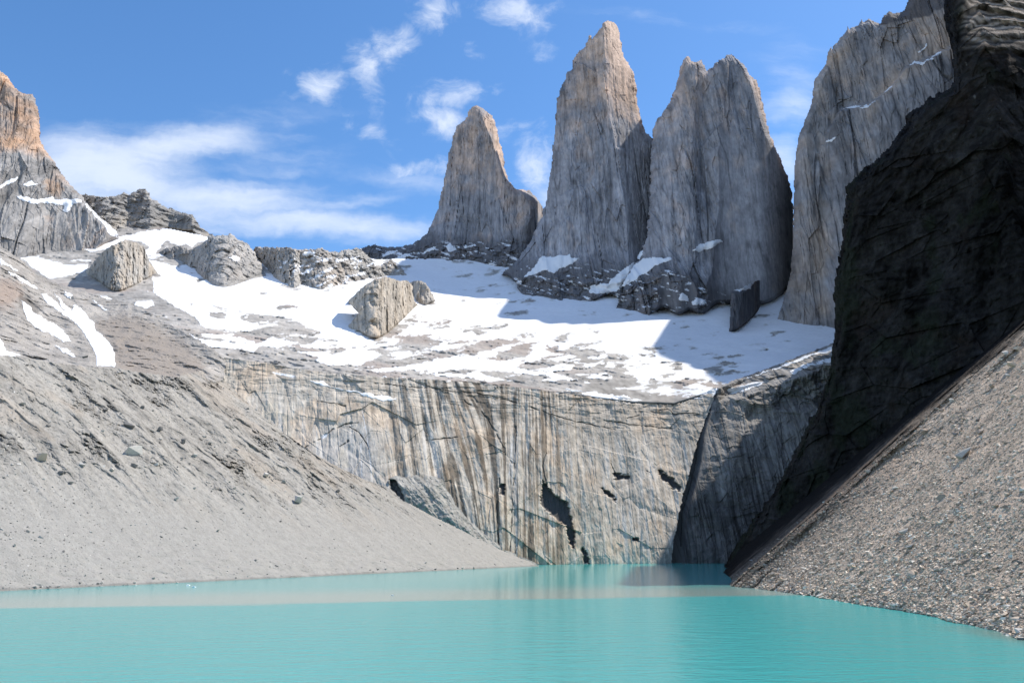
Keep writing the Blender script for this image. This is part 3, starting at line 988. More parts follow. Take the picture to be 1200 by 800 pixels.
outcrop('rock_outcrop', [(92, 325), (103, 315), (115, 300), (125, 290), (138, 285), (147, 280), (158, 283), (168, 288), (172, 297), (176, 308), (187, 322), (183, 326), (170, 332), (158, 338), (150, 342), (140, 347), (128, 345), (120, 336), (105, 328)],
        1340, [(92, 90), (118, 10), (126, 0), (150, 10), (190, 60)], 1.6, (0.36, 0.345, 0.32), 'pale grey rock knob with one dark shaded side below the snow of the craggy ridge', 1000)
outcrop('rock_outcrop', [(400, 388), (412, 377), (420, 366), (408, 352), (415, 345), (425, 335), (438, 328), (452, 324), (458, 326), (466, 328), (478, 329), (483, 334), (484, 342), (486, 352), (490, 358), (483, 366), (477, 376), (465, 384), (455, 394), (445, 400), (432, 399), (424, 392)],
        1190, [(398, 75), (424, 12), (440, 0), (490, 25)], 1.5, (0.44, 0.40, 0.345), 'large tan rock fin standing in the snow in the middle of the basin', 1050, 0.45, 60)
outcrop('rock_outcrop', [(480, 331), (490, 328), (500, 331), (505, 340), (511, 352), (512, 356), (503, 357), (502, 363), (492, 362), (484, 357), (481, 344)],
        1290, [(480, 14), (488, 0), (512, 18)], 1.5, (0.40, 0.375, 0.34), 'small square rock block beside the right end of the tan rock fin', 1100, 0.4, 40)
outcrop('rock_outcrop', [(408, 352), (418, 344), (428, 334), (440, 326), (452, 325), (447, 334), (436, 343), (424, 352), (412, 366), (404, 370), (414, 358)],
        1420, [(404, 40), (452, 0)], 1.4, (0.26, 0.25, 0.245), 'thin dark rock rib sloping down the snow behind the tan rock fin', 1150, 0.5, 50)

# ------------------------------------------------------------------ slab headwall
SLAB = [(262, 418), (300, 423), (340, 430), (380, 436), (430, 440), (500, 444), (560, 448), (620, 455), (680, 463), (740, 472), (790, 474), (815, 466), (840, 452), (838, 464), (828, 490), (820, 511), (814, 531), (807, 560), (799, 586), (795, 609), (790, 634), (786, 668), (560, 668), (420, 640), (330, 580), (262, 500)]


def lip_y(px):
    return np.interp(px, _lip_x, _lip_p)


DARK_HOLES = [[(636, 562), (645, 574), (655, 583), (665, 590), (668, 600), (673, 622), (672, 641), (667, 636), (662, 615), (650, 606), (639, 598), (634, 590)],
              [(773, 551), (780, 555), (790, 562), (798, 571), (797, 574), (790, 573), (774, 560)], [(705, 572), (713, 575), (722, 585), (721, 587), (712, 581)], [(718, 554), (728, 556), (738, 557), (736, 562), (722, 561)],
              [(457, 562), (463, 562), (470, 575), (476, 592), (469, 586), (459, 573)], [(586, 568), (591, 568), (591, 580), (586, 578)], [(682, 642), (688, 645), (690, 660), (685, 660)], [(741, 630), (748, 629), (747, 633), (741, 633)]]
CRACKS = [([(600, 470), (630, 480), (660, 490), (690, 497), (720, 503)], 0.7), ([(690, 490), (730, 496), (762, 500), (795, 503), (806, 508)], 0.7), ([(735, 490), (760, 484), (783, 479), (790, 485), (820, 485)], 0.7), ([(440, 449), (470, 452), (500, 455), (560, 461), (600, 470)], 0.5),
          ([(358, 524), (375, 514), (390, 503), (405, 497), (420, 495)], 0.9), ([(398, 523), (408, 516)], 1.0), ([(410, 500), (420, 506), (430, 520), (432, 526)], 0.7), ([(556, 466), (565, 482), (572, 492), (580, 505), (588, 520), (594, 535), (600, 542)], 1.3), ([(500, 516), (520, 514), (536, 512)], 1.0),
          ([(372, 470), (395, 473), (405, 476)], 0.9), ([(545, 470), (555, 476)], 1.0), ([(640, 565), (636, 545), (640, 530)], 0.8), ([(720, 553), (716, 543)], 0.7), ([(745, 553), (757, 551), (762, 554)], 0.8), ([(605, 500), (603, 540), (600, 600), (597, 655)], 0.7), ([(585, 560), (583, 600), (585, 640)], 0.8)]


def slab_base(PX, PY):
    ly = lip_y(PX)
    t = np.clip((662 - PY) / (662 - ly), -0.1, 1.3)
    return slab_lip(PX) - 130 + 130 * np.sign(t) * np.abs(t) ** 1.3


def slab_depth(PX, PY, ED):
    ly = lip_y(PX)
    Y = slab_base(PX, PY)
    dx, dz = rays(PX, PY)
    X, Z = dx * Y, dz * Y
    top = sstep(PY - ly, 60, 0)
    bend = X + 0.24 * Z * sstep(PX, 610, 520)
    r = fbm(bend / 60, Z / 200, 0.3, 3, 70) * 7 + 2.6 * blocks(bend / 60 + Z / 160, Z / 50, 68, 1.4) + ridged(bend / 16, Z / 170, 0.4, 3, 71) * 0.8 * (1 - 0.6 * top)
    r = r + 2.4 * blocks(bend / 30, Z / 60, 72, 1.1) + 1.0 * blocks(bend / 9, Z / 22, 73, 1.1) - 1.0 * joints(bend / 12, Z / 150, 0.08, 78)
    r = r + top * (2.2 * blocks(X / 30, Z / 7, 74) + fbm(X / 20, Z / 5, 0.7, 3, 75) * 1.3)
    r = r + fbm(X / 6, Z / 14, 0.2, 3, 76, 0.6) * 0.9 + 3.0 * fbm(bend / 11, Z / 220, 0.5, 3, 80, 0.6) * sstep(PX, 430, 480) * sstep(PX, 690, 640)
    for i, p in enumerate(DARK_HOLES):
        r = r - (9 if i == 0 else 6) * mask(PX, PY, p, 1.4, 2.6, 6, 77 + i)
    for p, w in CRACKS:
        r = r - 2.2 * line(PX, PY, p, w, 1.2)
    return Y - r


def slab_colour(PX, PY, X, Y, Z):
    ly = lip_y(PX)
    bend = X + 0.24 * Z * sstep(PX, 610, 520)
    st = fbm(bend / 6, Z / 260, 0.5, 5, 80, 0.65)
    st2 = fbm(bend / 2.6, Z / 120, 1.5, 4, 81, 0.6)
    bl = fbm(X / 50, Z / 50, 0.5, 4, 82)
    C = lerp(rgb(0.56, 0.505, 0.435), rgb(0.56, 0.465, 0.37), sstep(bl + 0.5 * sstep(PY, 560, 640) * sstep(PX, 690, 640), 0.0, 0.5)[..., None])
    zone = np.interp(PX, [262, 400, 440, 480, 560, 640, 680, 720, 800], [0.10, 0.12, 0.30, 0.80, 1.0, 0.9, 0.40, 0.20, 0.20])
    dk = np.maximum(sstep(st + 0.4 * fbm(X / 34, Z / 60, 3.1, 4, 87, 0.6), -0.04, 0.30), 0.75 * sstep(fbm(bend / 3.6, Z / 170, 6.5, 4, 88, 0.6) + 0.5 * fbm(X / 30, Z / 40, 5.1, 3, 89), 0.12, 0.42)) * zone
    mott = fbm(X / 7, Z / 8, 0.6, 4, 86, 0.65)
    C = C * (1 - dk[..., None] * rgb(0.66, 0.68, 0.70)) * np.clip(1 + 0.16 * st2 + 0.12 * bl + 0.30 * mott, 0.35, 1.7)[..., None]
    pale = sstep(fbm(bend / 7, Z / 150, 4.5, 4, 83, 0.6) + 0.35 * sstep(PX, 690, 740) + 0.25 * sstep(PX, 440, 400), 0.3, 0.75)
    C = paint(C, (0.68, 0.655, 0.62), pale * 0.6 * sstep(PY - ly, 20, 70))
    cool = sstep(PX, 470, 420) * sstep(PX, 340, 400) * sstep(PY, 480, 530)
    C = paint(C, (0.50, 0.49, 0.485), cool * 0.5)
    top = sstep(PY - ly + 14 * fbm(PX / 30, PY / 14, 0.4, 3, 84), 60, 10)
    C = C * (1 - 0.08 * top * (1 + 2.5 * fbm(X / 16, Z / 5, 0.5, 4, 85)))[..., None]
    for p, k in (([(306, 472), (325, 470), (328, 482), (318, 495), (308, 490)], 0.7), ([(328, 484), (336, 486), (343, 512), (338, 510)], 0.8), ([(396, 545), (404, 548), (410, 546), (405, 528), (397, 522)], 0.6)):
        C = paint(C, (0.58, 0.52, 0.43), mask(PX, PY, p, 1.5, 1.5) * k)
    for i, p in enumerate(DARK_HOLES):
        C = paint(C, (0.075, 0.075, 0.08), mask(PX, PY, p, 1.4, 2.6, 6, 77 + i) * 0.95)
    for p, w in CRACKS:
        C = paint(C, (0.10, 0.095, 0.09), line(PX, PY, p, w, 1.2) * 0.8)
    for p, w in (([(424, 478), (430, 510), (434, 540), (436, 565)], 1.0), ([(423, 520), (424, 560)], 0.6), ([(600, 520), (596, 560)], 0.5)):
        C = paint(C, (0.75, 0.76, 0.78), line(PX, PY, p, w, 0.4) * 0.7)
    s = np.zeros(PX.shape)
    for p in ([(378, 509), (384, 507), (382, 512), (377, 513)], [(320, 436), (345, 440), (343, 442), (322, 438)]):
        s = np.maximum(s, mask(PX, PY, p, 0.8, 1.0))
    s = np.maximum(s, sstep(snow_cover(PX, PY), -0.02, 0.05) * sstep(PY - ly, 9, 3))
    return C + (rgb(*SNOW) - C) * s[..., None]


slab = Body('slab_cliff', SLAB, slab_depth, slab_colour, M_SLAB, back=120, rough=1.2, seed=12, close=False, step=0.8)
tag(slab.ob, 'pale streaked slab cliff dropping straight into the far end of the lake', 'cliff')

# --- shaded buttress between slab and dark mountain
BUT = [(774, 668), (776, 650), (779, 632), (784, 608), (788, 585), (796, 560), (803, 530), (810, 510), (817, 490), (824, 474), (830, 464), (840, 454), (850, 449), (862, 444), (880, 438), (900, 431), (920, 423), (940, 415), (960, 408), (980, 400), (1040, 385), (1060, 560), (1000, 668)]


def but_depth(PX, PY, ED):
    edge = ridge_x(PY, [(840, 440), (833, 480), (825, 510), (822, 540), (815, 570), (806, 600), (803, 668)])
    top = np.interp(PX, [780, 840, 880, 940, 1060], [470, 472, 462, 440, 400])
    Y = slab_base(np.minimum(PX, 835), np.maximum(PY, 462)) + np.where(PX < edge, sstep(PY, 462, 520), 1.0) * np.interp(PX - edge, [-34, -22, -3, 0, 40, 120, 220], [95, 62, 0, -6, -8, 16, 40])
    Y = Y + np.clip(top - PY, 0, 80) * 2.6
    Y = np.where(PX > edge + 4, np.minimum(Y, basin_depth(PX, np.minimum(PY, lip_y(PX))) - 26), Y)
    Y = np.where((PX < edge - 6) & (PY < 640), np.maximum(Y, slab_base(PX, PY) + 14), Y)
    return Y - (tower_noise(PX, PY, Y, 0.42, 1200) + (0.22 + 0.5 * sstep(PY, 500, 450)) * skirt_noise(PX, PY, Y, 1230)) * sstep(PX - edge, -2, 10)


def but_colour(PX, PY, X, Y, Z):
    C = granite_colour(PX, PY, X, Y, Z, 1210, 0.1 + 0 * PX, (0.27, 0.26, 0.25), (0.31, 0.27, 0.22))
    C = C * (1 - 0.40 * sstep(PY, 540, 600))[..., None]  # lower face darker: shade painted into the rock colour
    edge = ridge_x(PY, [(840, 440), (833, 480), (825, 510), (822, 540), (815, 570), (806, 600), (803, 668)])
    C = paint(C, (0.045, 0.047, 0.055), sstep(PX - edge + 2 * fbm(PX / 8, PY / 8, 0.3, 3, 1225), 3, -2) * 0.9 * sstep(PY, 456, 474))  # left-facing cleft wall near black: its shade painted in
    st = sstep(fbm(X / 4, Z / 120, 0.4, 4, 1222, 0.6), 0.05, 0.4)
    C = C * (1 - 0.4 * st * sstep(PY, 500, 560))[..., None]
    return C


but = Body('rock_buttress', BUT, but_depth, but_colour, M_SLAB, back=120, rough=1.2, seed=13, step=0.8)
tag(but.ob, 'half shaded rock buttress beside the dark gully, snow along its sloping top', 'buttress')

# ------------------------------------------------------------------ upper left hillside
HILL = [(-150, 240), (-60, 262), (0, 288), (20, 300), (40, 318), (58, 328), (75, 335), (100, 342), (115, 346), (130, 350), (150, 355), (170, 363), (200, 380), (230, 396), (250, 408), (266, 424), (262, 452), (-150, 452)]


def hill_depth(PX, PY, ED):
    sky = np.interp(PX, [p[0] for p in HILL[:16]], [p[1] for p in HILL[:16]])
    lowY = sint(PX, [-150, 0, 110, 240, 270], [580, 650, 740, 850, 900])
    hiY = sint(PX, [-150, 0, 60, 130, 200, 250, 270], [1150, 1100, 1120, 1120, 1040, 960, 930])
    lowp = sint(PX, [-150, 0, 110, 240, 270], [440, 440, 440, 440, 440])
    t = np.clip((lowp - PY) / (lowp - sky + 4), -0.2, 1.1)
    Y = lowY + (hiY - lowY) * t
    dx, dz = rays(PX, PY)
    X, Z = dx * Y, dz * Y
    s = X * 0.55 + Y * 0.5 + fbm(X / 60, Y / 60, 0.2, 2, 91) * 20
    r = fbm(s / 40, (Y - X) / 240, 0.1, 3, 92) * 8 + fbm(X / 16, Y / 16, Z / 16, 4, 93, 0.6) * 2.5 + 1.5 * blocks(X / 14, (Y + Z) / 14, 94)
    return np.minimum(Y - r * 1.8, basin_depth(PX, PY) - 25)


def hill_colour(PX, PY, X, Y, Z):
    n = fbm(X / 60, Y / 60, Z / 40, 4, 95)
    n2 = fbm(X / 8, Y / 8, Z / 8, 3, 96)
    C = flat(PX, (0.355, 0.33, 0.30)) * (1 + 0.25 * n + 0.3 * n2)[..., None]
    brown = mask(PX, PY, [(110, 380), (140, 365), (175, 378), (215, 400), (240, 425), (238, 440), (200, 446), (138, 440), (128, 400)], 8, 6)
    C = paint(C, (0.285, 0.245, 0.21), brown * 0.8)
    C = paint(C, (0.33, 0.25, 0.20), mask(PX, PY, [(-20, 325), (20, 330), (28, 345), (10, 362), (-20, 360)], 8, 6) * 0.7)
    C = C * (1 - 0.45 * mask(PX, PY, [(20, 350), (30, 342), (50, 360), (42, 372), (28, 368)], 3, 5))[..., None]
    return C


hill = Body('hillside', HILL, hill_depth, hill_colour, M_MORAINE, rough=1.6, seed=14, close=False)
tag(hill.ob, 'brown grey upper hillside streaked with snow gullies at the left', 'hillside', kind='structure')


# ------------------------------------------------------------------ left moraine
def plane_surface(P0, n, disp, iters=2):
    P0, n = np.array(P0, float), np.array(n, float)
    n = n / np.linalg.norm(n)
    o = np.array([0, 0, CAM_H])

    def f(PX, PY, ED):
        dx, dz = rays(PX, PY)
        nd = np.minimum(n[0] * dx + n[1] + n[2] * dz, -0.06)
        c = n @ (P0 - o)
        Y = c / nd
        for _ in range(iters):
            Y = (c + disp(dx * Y, Y, CAM_H + dz * Y)) / nd
        return Y
    return f


MA, MB_ = np.array([-242.0, 380.0]), np.array([28.0, 880.0])
_ml = MB_ - MA
_ml /= np.linalg.norm(_ml)
_mn = np.array([-_ml[1], _ml[0]])
_mt = math.radians(33)


def moraine_disp(X, Y, Z):
    s = (X - MA[0]) * _ml[0] + (Y - MA[1]) * _ml[1]
    t = (X - MA[0]) * _mn[0] + (Y - MA[1]) * _mn[1]
    up = sstep(t, 25, 130)
    sw = s + fbm(s / 40, t / 60, 0.4, 2, 120) * 9
    r = fbm(s / 110, t / 300, 0.3, 2, 121) * 5 * up
    r = r + ridged(sw / 26, t / 190, 0.2, 2, 122) * 1.2 * up + ridged(sw / 64, t / 220, 0.8, 2, 126) * 3.2 * sstep(t, 50, 150)
    r = r + fbm(s / 9, t / 20, 0.6, 4, 123, 0.6) * (0.15 + 0.55 * up)
    r = r + 0.5 * up * blocks(s / 5, t / 6, 124) + fbm(s / 30, t / 26, 0.7, 3, 125) * 1.6 * up
    r = r + fbm(s / 22, t / 9, 0.2, 3, 127, 0.6) * 1.0 * sstep(t, 60, 0)
    cl = sstep(fbm(sw / 22, t / 36, 1.9, 3, 128), 0.12, 0.42) * up
    r = r + cl * (blocks(s / 4.2, t / 4.6, 129, 1.4) * 1.3 + fbm(s / 5, t / 5, 0.4, 3, 119) * 1.0)
    return r


MOR = [(-160, 405), (-60, 412), (0, 416), (28, 418), (60, 424), (108, 430), (140, 431), (165, 436), (205, 441), (235, 434), (262, 444), (275, 456), (300, 480), (320, 496), (345, 515), (375, 535), (400, 548), (430, 562), (458, 572), (470, 584), (500, 600), (530, 615), (552, 626), (580, 640), (603, 650), (632, 662), (634, 672), (400, 690), (200, 705), (-160, 720)]


def mor_depth(PX, PY, ED):
    return plane_surface((MA[0], MA[1], 0), (-_mn[0] * math.sin(_mt), -_mn[1] * math.sin(_mt), math.cos(_mt)), moraine_disp)(PX, PY, ED)


def mor_colour(PX, PY, X, Y, Z):
    s = (X - MA[0]) * _ml[0] + (Y - MA[1]) * _ml[1]
    t = (X - MA[0]) * _mn[0] + (Y - MA[1]) * _mn[1]
    up = sstep(t, 30, 140)
    sw = s + fbm(s / 40, t / 60, 0.4, 2, 120) * 9
    C = lerp(rgb(0.335, 0.322, 0.298), rgb(0.335, 0.316, 0.284), up[..., None])
    st = fbm(sw / 10, t / 90, 0.5, 4, 131, 0.6)
    n2 = fbm(s / 3, t / 4, 0.6, 3, 132, 0.7)
    C = C * (1 + (0.05 + 0.14 * up) * st + (0.08 + 0.16 * up) * n2)[..., None]
    warm = sstep(fbm(s / 50, t / 80, 1.3, 3, 133), 0.15, 0.5) * up
    C = paint(C, (0.40, 0.345, 0.285), warm * 0.5)
    # dark dirt lines between the runnels
    dk = sstep(ridged(sw / 26, t / 150, 0.2, 3, 122), -0.25, -0.7) * up * sstep(fbm(s / 14, t / 30, 0.8, 3, 135), -0.05, 0.35)
    C = C * (1 - 0.4 * dk)[..., None]
    dirt = sstep(fbm(sw / 16, t / 60, 2.8, 5, 136, 0.7), 0.22, 0.6) * up
    C = C * (1 - 0.26 * dirt)[..., None]
    cl = sstep(fbm(sw / 22, t / 36, 1.9, 3, 128), 0.12, 0.42) * up
    C = C * (1 - 0.16 * cl)[..., None] * (1 + 0.35 * cl * fbm(s / 4, t / 4, 0.4, 3, 118))[..., None]
    speck = sstep(fbm(s / 2.2, t / 2.6, 0.9, 2, 137, 0.6), 0.42, 0.62) * (0.35 + 0.65 * up)
    C = C * (1 - 0.34 * speck)[..., None]
    wet = sstep(Z, 1.6, 0.3)
    wet = sstep(Z + 0.7 * fbm(s / 9, t / 5, 0.2, 3, 117), 1.5, 0.5)
    return C * (1 - 0.30 * wet)[..., None]


mor = Body('moraine_slope', MOR, mor_depth, mor_colour, M_MORAINE, rough=0.8, seed=15, close=False)
tag(mor.ob, 'pale grey moraine slope of gravel and boulders falling to the left shore', 'moraine', kind='structure')

# small spur of ribbed debris at the foot of the slabs
SPUR = [(454, 562), (462, 557), (476, 558), (490, 555), (506, 556), (519, 561), (526, 576), (534, 590), (545, 604), (562, 620), (585, 638), (608, 650), (634, 661), (622, 666), (560, 642), (505, 612), (470, 592)]


def spur_depth(PX, PY, ED):
    Y = slab_base(PX, PY) - 3 - 7 * sstep(ED, 0, 18) - np.clip(Body.HB, 0, 60) * 0.0
    dx, dz = rays(PX, PY)
    X, Z = dx * Y, dz * Y
    q = X * 0.75 + Z * 0.65
    r = ridged(q / 9, (X - Z) / 60, 0.3, 3, 140) * 1.6 + 1.5 * blocks(q / 7, (X - Z) / 14, 141) + fbm(X / 4, Z / 4, 0.1, 3, 142) * 1.2
    return Y - r * sstep(ED, 0, 4) + 12 * mask(PX, PY, DARK_HOLES[4], 1, 1)


def spur_colour(PX, PY, X, Y, Z):
    q = X * 0.75 + Z * 0.65
    st = fbm(q / 4, (X - Z) / 30, 0.4, 4, 143, 0.6) + fbm(X / 3, Z / 3, 0.4, 3, 144)
    C = flat(PX, (0.36, 0.345, 0.315)) * np.clip(1 + 0.32 * st, 0.3, 1.8)[..., None]
    return paint(C, (0.16, 0.155, 0.15), mask(PX, PY, DARK_HOLES[4], 1, 1) * 0.8)


spur = Body('rock_spur', SPUR, spur_depth, spur_colour, M_SLAB, back=40, rough=1.0, seed=16, step=0.8)
tag(spur.ob, 'ribbed grey rock spur between the moraine foot and the streaked slab cliff', 'rock spur')

# ------------------------------------------------------------------ dark mountain on the right
DRK = [(838, 690), (846, 668), (858, 645), (870, 625), (884, 605), (895, 590), (915, 560), (930, 530), (945, 500), (955, 480), (965, 455), (972, 430), (976, 400), (978, 370), (977, 340), (979, 315), (985, 295), (988, 270), (989, 250), (992, 230), (990, 221), (1000, 210), (1010, 200), (1040, 175), (1055, 155), (1065, 135), (1080, 120), (1100, 108), (1113, 103), (1117, 95), (1117, 80), (1115, 60), (1111, 40), (1107, 20), (1106, 0), (1110, -40), (1140, -100), (1220, -220), (1340, -330), (1500, -380), (1900, -380), (1900, 690)]


def drk_depth(PX, PY, ED):
    dx, dz = rays(PX, PY)
    t = (790 * dx - 205) / (130 + 290 * dx)
    Y = np.where(t < 1, 790 - 290 * t, 500.0 / (1.0 - np.clip((dx - 0.67) * 0.10, 0, 0.5)))
    X, Z = dx * Y, dz * Y
    Y = Y + np.clip(Z, 0, 700) * 0.20
    Y = Y + rounded(ED, 14, 60)
    r = fbm(Y / 60, Z / 90, X / 60, 5, 150) * 14 + 3 * blocks((X + Y) / 24, Z / 60, 151, 1.4) + 1.8 * blocks((X + Y) / 7, Z / 8, 152) + 5 * blocks((X + Y) / 40, Z / 30, 154, 1.7) + 4 * blocks((X + Y) / 17, Z / 20, 156, 1.6) + fbm(X / 8, Y / 8, Z / 8, 3, 153, 0.6) * 1.6
    strata = (1 - np.abs(((Z + 0.12 * X + fbm(X / 60, Z / 30, 0.2, 3, 155) * 9) / 9.0) % 1.0 * 2 - 1))
    hi = sstep(PY, 95, 20) * sstep(PX, 1125, 1150)
    return Y - r + hi * (-4 + 9 * strata + 0.9 * np.clip(70 - PY, 0, 400) ** 1.0 * 0.5)


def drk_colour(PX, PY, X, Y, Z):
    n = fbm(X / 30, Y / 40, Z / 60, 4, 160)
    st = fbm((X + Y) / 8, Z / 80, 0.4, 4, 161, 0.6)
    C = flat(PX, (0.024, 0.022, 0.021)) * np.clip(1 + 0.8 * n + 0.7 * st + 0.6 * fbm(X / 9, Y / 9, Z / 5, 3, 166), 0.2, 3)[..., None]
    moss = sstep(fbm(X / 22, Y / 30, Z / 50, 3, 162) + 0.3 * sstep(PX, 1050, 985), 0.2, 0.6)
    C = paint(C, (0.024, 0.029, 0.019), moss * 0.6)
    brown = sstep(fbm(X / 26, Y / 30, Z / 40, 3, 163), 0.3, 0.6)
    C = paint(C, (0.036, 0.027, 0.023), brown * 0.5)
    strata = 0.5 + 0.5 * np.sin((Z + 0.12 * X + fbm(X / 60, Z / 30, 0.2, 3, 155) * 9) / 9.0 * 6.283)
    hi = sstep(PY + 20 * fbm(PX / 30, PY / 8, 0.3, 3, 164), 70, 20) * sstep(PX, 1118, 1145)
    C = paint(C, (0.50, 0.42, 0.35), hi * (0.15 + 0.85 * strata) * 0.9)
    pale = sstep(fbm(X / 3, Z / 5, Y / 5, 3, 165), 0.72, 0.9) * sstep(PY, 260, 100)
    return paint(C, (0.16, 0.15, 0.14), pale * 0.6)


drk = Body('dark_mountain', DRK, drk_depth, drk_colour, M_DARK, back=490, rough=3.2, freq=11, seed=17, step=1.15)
tag(drk.ob, 'black shaded mountainside towering over the right shore, banded paler rock near its top', 'mountain', kind='thing')

# ------------------------------------------------------------------ right scree
_XS_Y = [60, 120, 190, 250, 304, 350, 405, 440, 475, 560, 760, 1000]
_XS_X = [96, 104, 114.5, 124, 123.5, 124, 123, 124, 129, 149, 203, 270]
_st = math.radians(39)


def scree_disp(X, Y, Z):
    xs = np.interp(Y, _XS_Y, _XS_X)
    t = np.clip(X - xs, -20, 400)
    xs = xs + fbm(Y / 12, t / 30, 0.4, 4, 170, 0.6) * 2.2 * np.exp(-np.clip(t, 0, 400) / 6)
    xs = xs - 11 * np.exp(-((Y - 442) / 34.0) ** 2)
    r = -math.sin(_st) * (xs - 123)
    r = r + fbm(Y / 60, t / 60, 0.3, 3, 171) * 2.0 * sstep(t, 0, 60)
    sw = Y + fbm(Y / 30, t / 40, 0.4, 2, 172) * 6
    r = r + fbm(sw / 26, t / 90, 0.2, 3, 173) * 0.9 * sstep(t, 4, 50)
    return r + fbm(Y / 2.6, t / 2.6, 0.6, 3, 174, 0.6) * 0.22


SCR = [(838, 690), (842, 684), (846, 672), (868, 640), (930, 570), (1010, 490), (1090, 410), (1180, 340), (1250, 290), (1330, 230), (1420, 180), (1600, 150), (1600, 1010), (1400, 905), (1280, 840), (1200, 790), (1195, 750), (1100, 730), (1000, 714), (900, 697)]
scr_f = plane_surface((123, 300, 0), (-math.sin(_st), 0, math.cos(_st)), scree_disp, 4)


def scr_colour(PX, PY, X, Y, Z):
    n = fbm(X / 30, Y / 30, Z / 20, 3, 180)
    n2 = fbm(X / 1.6, Y / 1.6, Z / 1.6, 3, 181, 0.7)
    sw = Y + fbm(Y / 30, X / 40, 0.4, 2, 172) * 6
    st = fbm(sw / 12, X / 90, 0.5, 3, 182)
    C = flat(PX, (0.47, 0.375, 0.29)) * np.clip(1 + 0.15 * n + 0.30 * n2 + 0.12 * st, 0.35, 2)[..., None]
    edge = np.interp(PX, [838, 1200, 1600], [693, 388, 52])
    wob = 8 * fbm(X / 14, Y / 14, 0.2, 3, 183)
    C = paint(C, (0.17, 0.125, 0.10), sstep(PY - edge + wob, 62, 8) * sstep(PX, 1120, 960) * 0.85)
    C = paint(C, (0.013, 0.012, 0.012) , sstep(edge + 4 - PY + 1.2 * wob, -10, 16)) * (1 + 0.35 * fbm(X / 5, Y / 5, Z / 5, 3, 185))[..., None]  # beyond the shadow line the shade is painted into the scree
    wet = sstep(Z, 0.5, 0.0)
    return C * (1 - 0.45 * wet)[..., None]


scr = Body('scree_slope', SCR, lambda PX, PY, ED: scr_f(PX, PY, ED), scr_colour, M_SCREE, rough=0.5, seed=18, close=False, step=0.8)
tag(scr.ob, 'brown grey scree slope of broken stones running down to the right shore', 'scree slope', kind='structure')


# ------------------------------------------------------------------ lake and ground
def water_material():
    m = bpy.data.materials.new('glacial_water')
    m.use_nodes = True
    N = Nodes(m.node_tree)
    out = N.new('ShaderNodeOutputMaterial')
    b = N.new('ShaderNodeBsdfPrincipled')
    geo = N.new('ShaderNodeNewGeometry')
    sep = N.new('ShaderNodeSeparateXYZ')
    N.link(geo.outputs['Position'], sep.inputs[0])
    x, y = sep.outputs[0], sep.outputs[1]
    pos = geo.outputs['Position']
    big = N.noise(N.xyz(N.m('MULTIPLY', x, 0.25), y, 0.0), 0.02, 3.0)
    # the sheltered far part lies calm; a wind line crosses the lake
    edge = N.m('ADD', N.m('MULTIPLY_ADD', x, 0.26, 325.0), N.m('MULTIPLY', N.m('SUBTRACT', big, 0.5), 40.0))
    calm = N.ss(N.m('SUBTRACT', y, edge), -4.0, 7.0)
    beige_band = N.m('MULTIPLY', N.ss(N.m('SUBTRACT', y, edge), -6.0, 10.0), N.ss(N.m('SUBTRACT', y, edge), 150.0, 20.0))  # paler beige band just beyond the wind line
    col = N.mix(N.m('MULTIPLY', beige_band, 0.8), (0.048, 0.335, 0.325, 1), (0.30, 0.35, 0.31, 1))
    shallow = N.m('MULTIPLY', N.ss(x, 103.0, 117.0), N.ss(y, 235.0, 190.0))
    col = N.mix(N.m('MULTIPLY', shallow, 0.75), col, (0.17, 0.17, 0.13, 1))
    N.link(col, b.inputs['Base Color'])
    b.inputs['IOR'].default_value = 1.33
    N.link(N.m('MULTIPLY_ADD', calm, -0.03, 0.16), b.inputs['Roughness'])
    wv = N.noise(N.xyz(N.m('MULTIPLY', x, 0.45), y, 0.0), 0.9, 4.0, 0.6)
    wv2 = N.noise(N.xyz(N.m('MULTIPLY', x, 0.5), y, 9.0), 0.22, 3.0, 0.5)
    h = N.m('MULTIPLY_ADD', wv, 0.30, N.m('MULTIPLY', wv2, 0.7))
    bp = N.new('ShaderNodeBump')
    N.link(N.m('MULTIPLY_ADD', calm, -0.6, 0.85), bp.inputs['Strength'])
    bp.inputs['Distance'].default_value = 0.8
    N.link(h, bp.inputs['Height'])
    N.link(bp.outputs[0], b.inputs['Normal'])
    N.link(b.outputs[0], out.inputs[0])
    return m


def build_lake():
    v = [(-900, -40, 0), (700, -40, 0), (700, 1150, 0), (-900, 1150, 0)]
    o = mesh_object('lake', v, [(0, 1, 2, 3)], [], water_material())
    tag(o, 'milky turquoise glacial lake filling the foreground', 'lake', kind='structure')
    # the land all round, out to the horizon; a bank under the viewpoint
    rr = np.concatenate([np.linspace(0, 120, 25), np.geomspace(140, 30000, 60)])
    aa = np.linspace(0, 2 * math.pi, 145)
    R, A = np.meshgrid(rr, aa, indexing='ij')
    X, Y = R * np.cos(A), R * np.sin(A)
    lakeish = sstep(np.maximum(np.abs(X + 20) / 420, np.abs(Y - 560) / 545), 1.25, 0.95)
    bank = sstep(Y, 46, -6) * (CAM_H - 1.9)
    Z = np.where(Y < 60, bank + fbm(X / 9, Y / 9, 0.2, 3, 190) * 0.5, 0) - 4.0 + 2.0 * 0
    Z = np.where(R < 70, np.maximum(Z, -4), Z)
    n, m = R.shape
    idx = np.arange(n * m).reshape(n, m)
    q = np.stack([idx[:-1, :-1], idx[1:, :-1], idx[1:, 1:], idx[:-1, 1:]], -1).reshape(-1, 4)
    V = np.stack([X, Y, Z], -1).reshape(-1, 3)
    C = np.ones((len(V), 3)) * rgb(0.30, 0.28, 0.25)
    g = mesh_object('ground', V, q, [], M_MORAINE, C, True)
    tag(g, kind='structure')


build_lake()


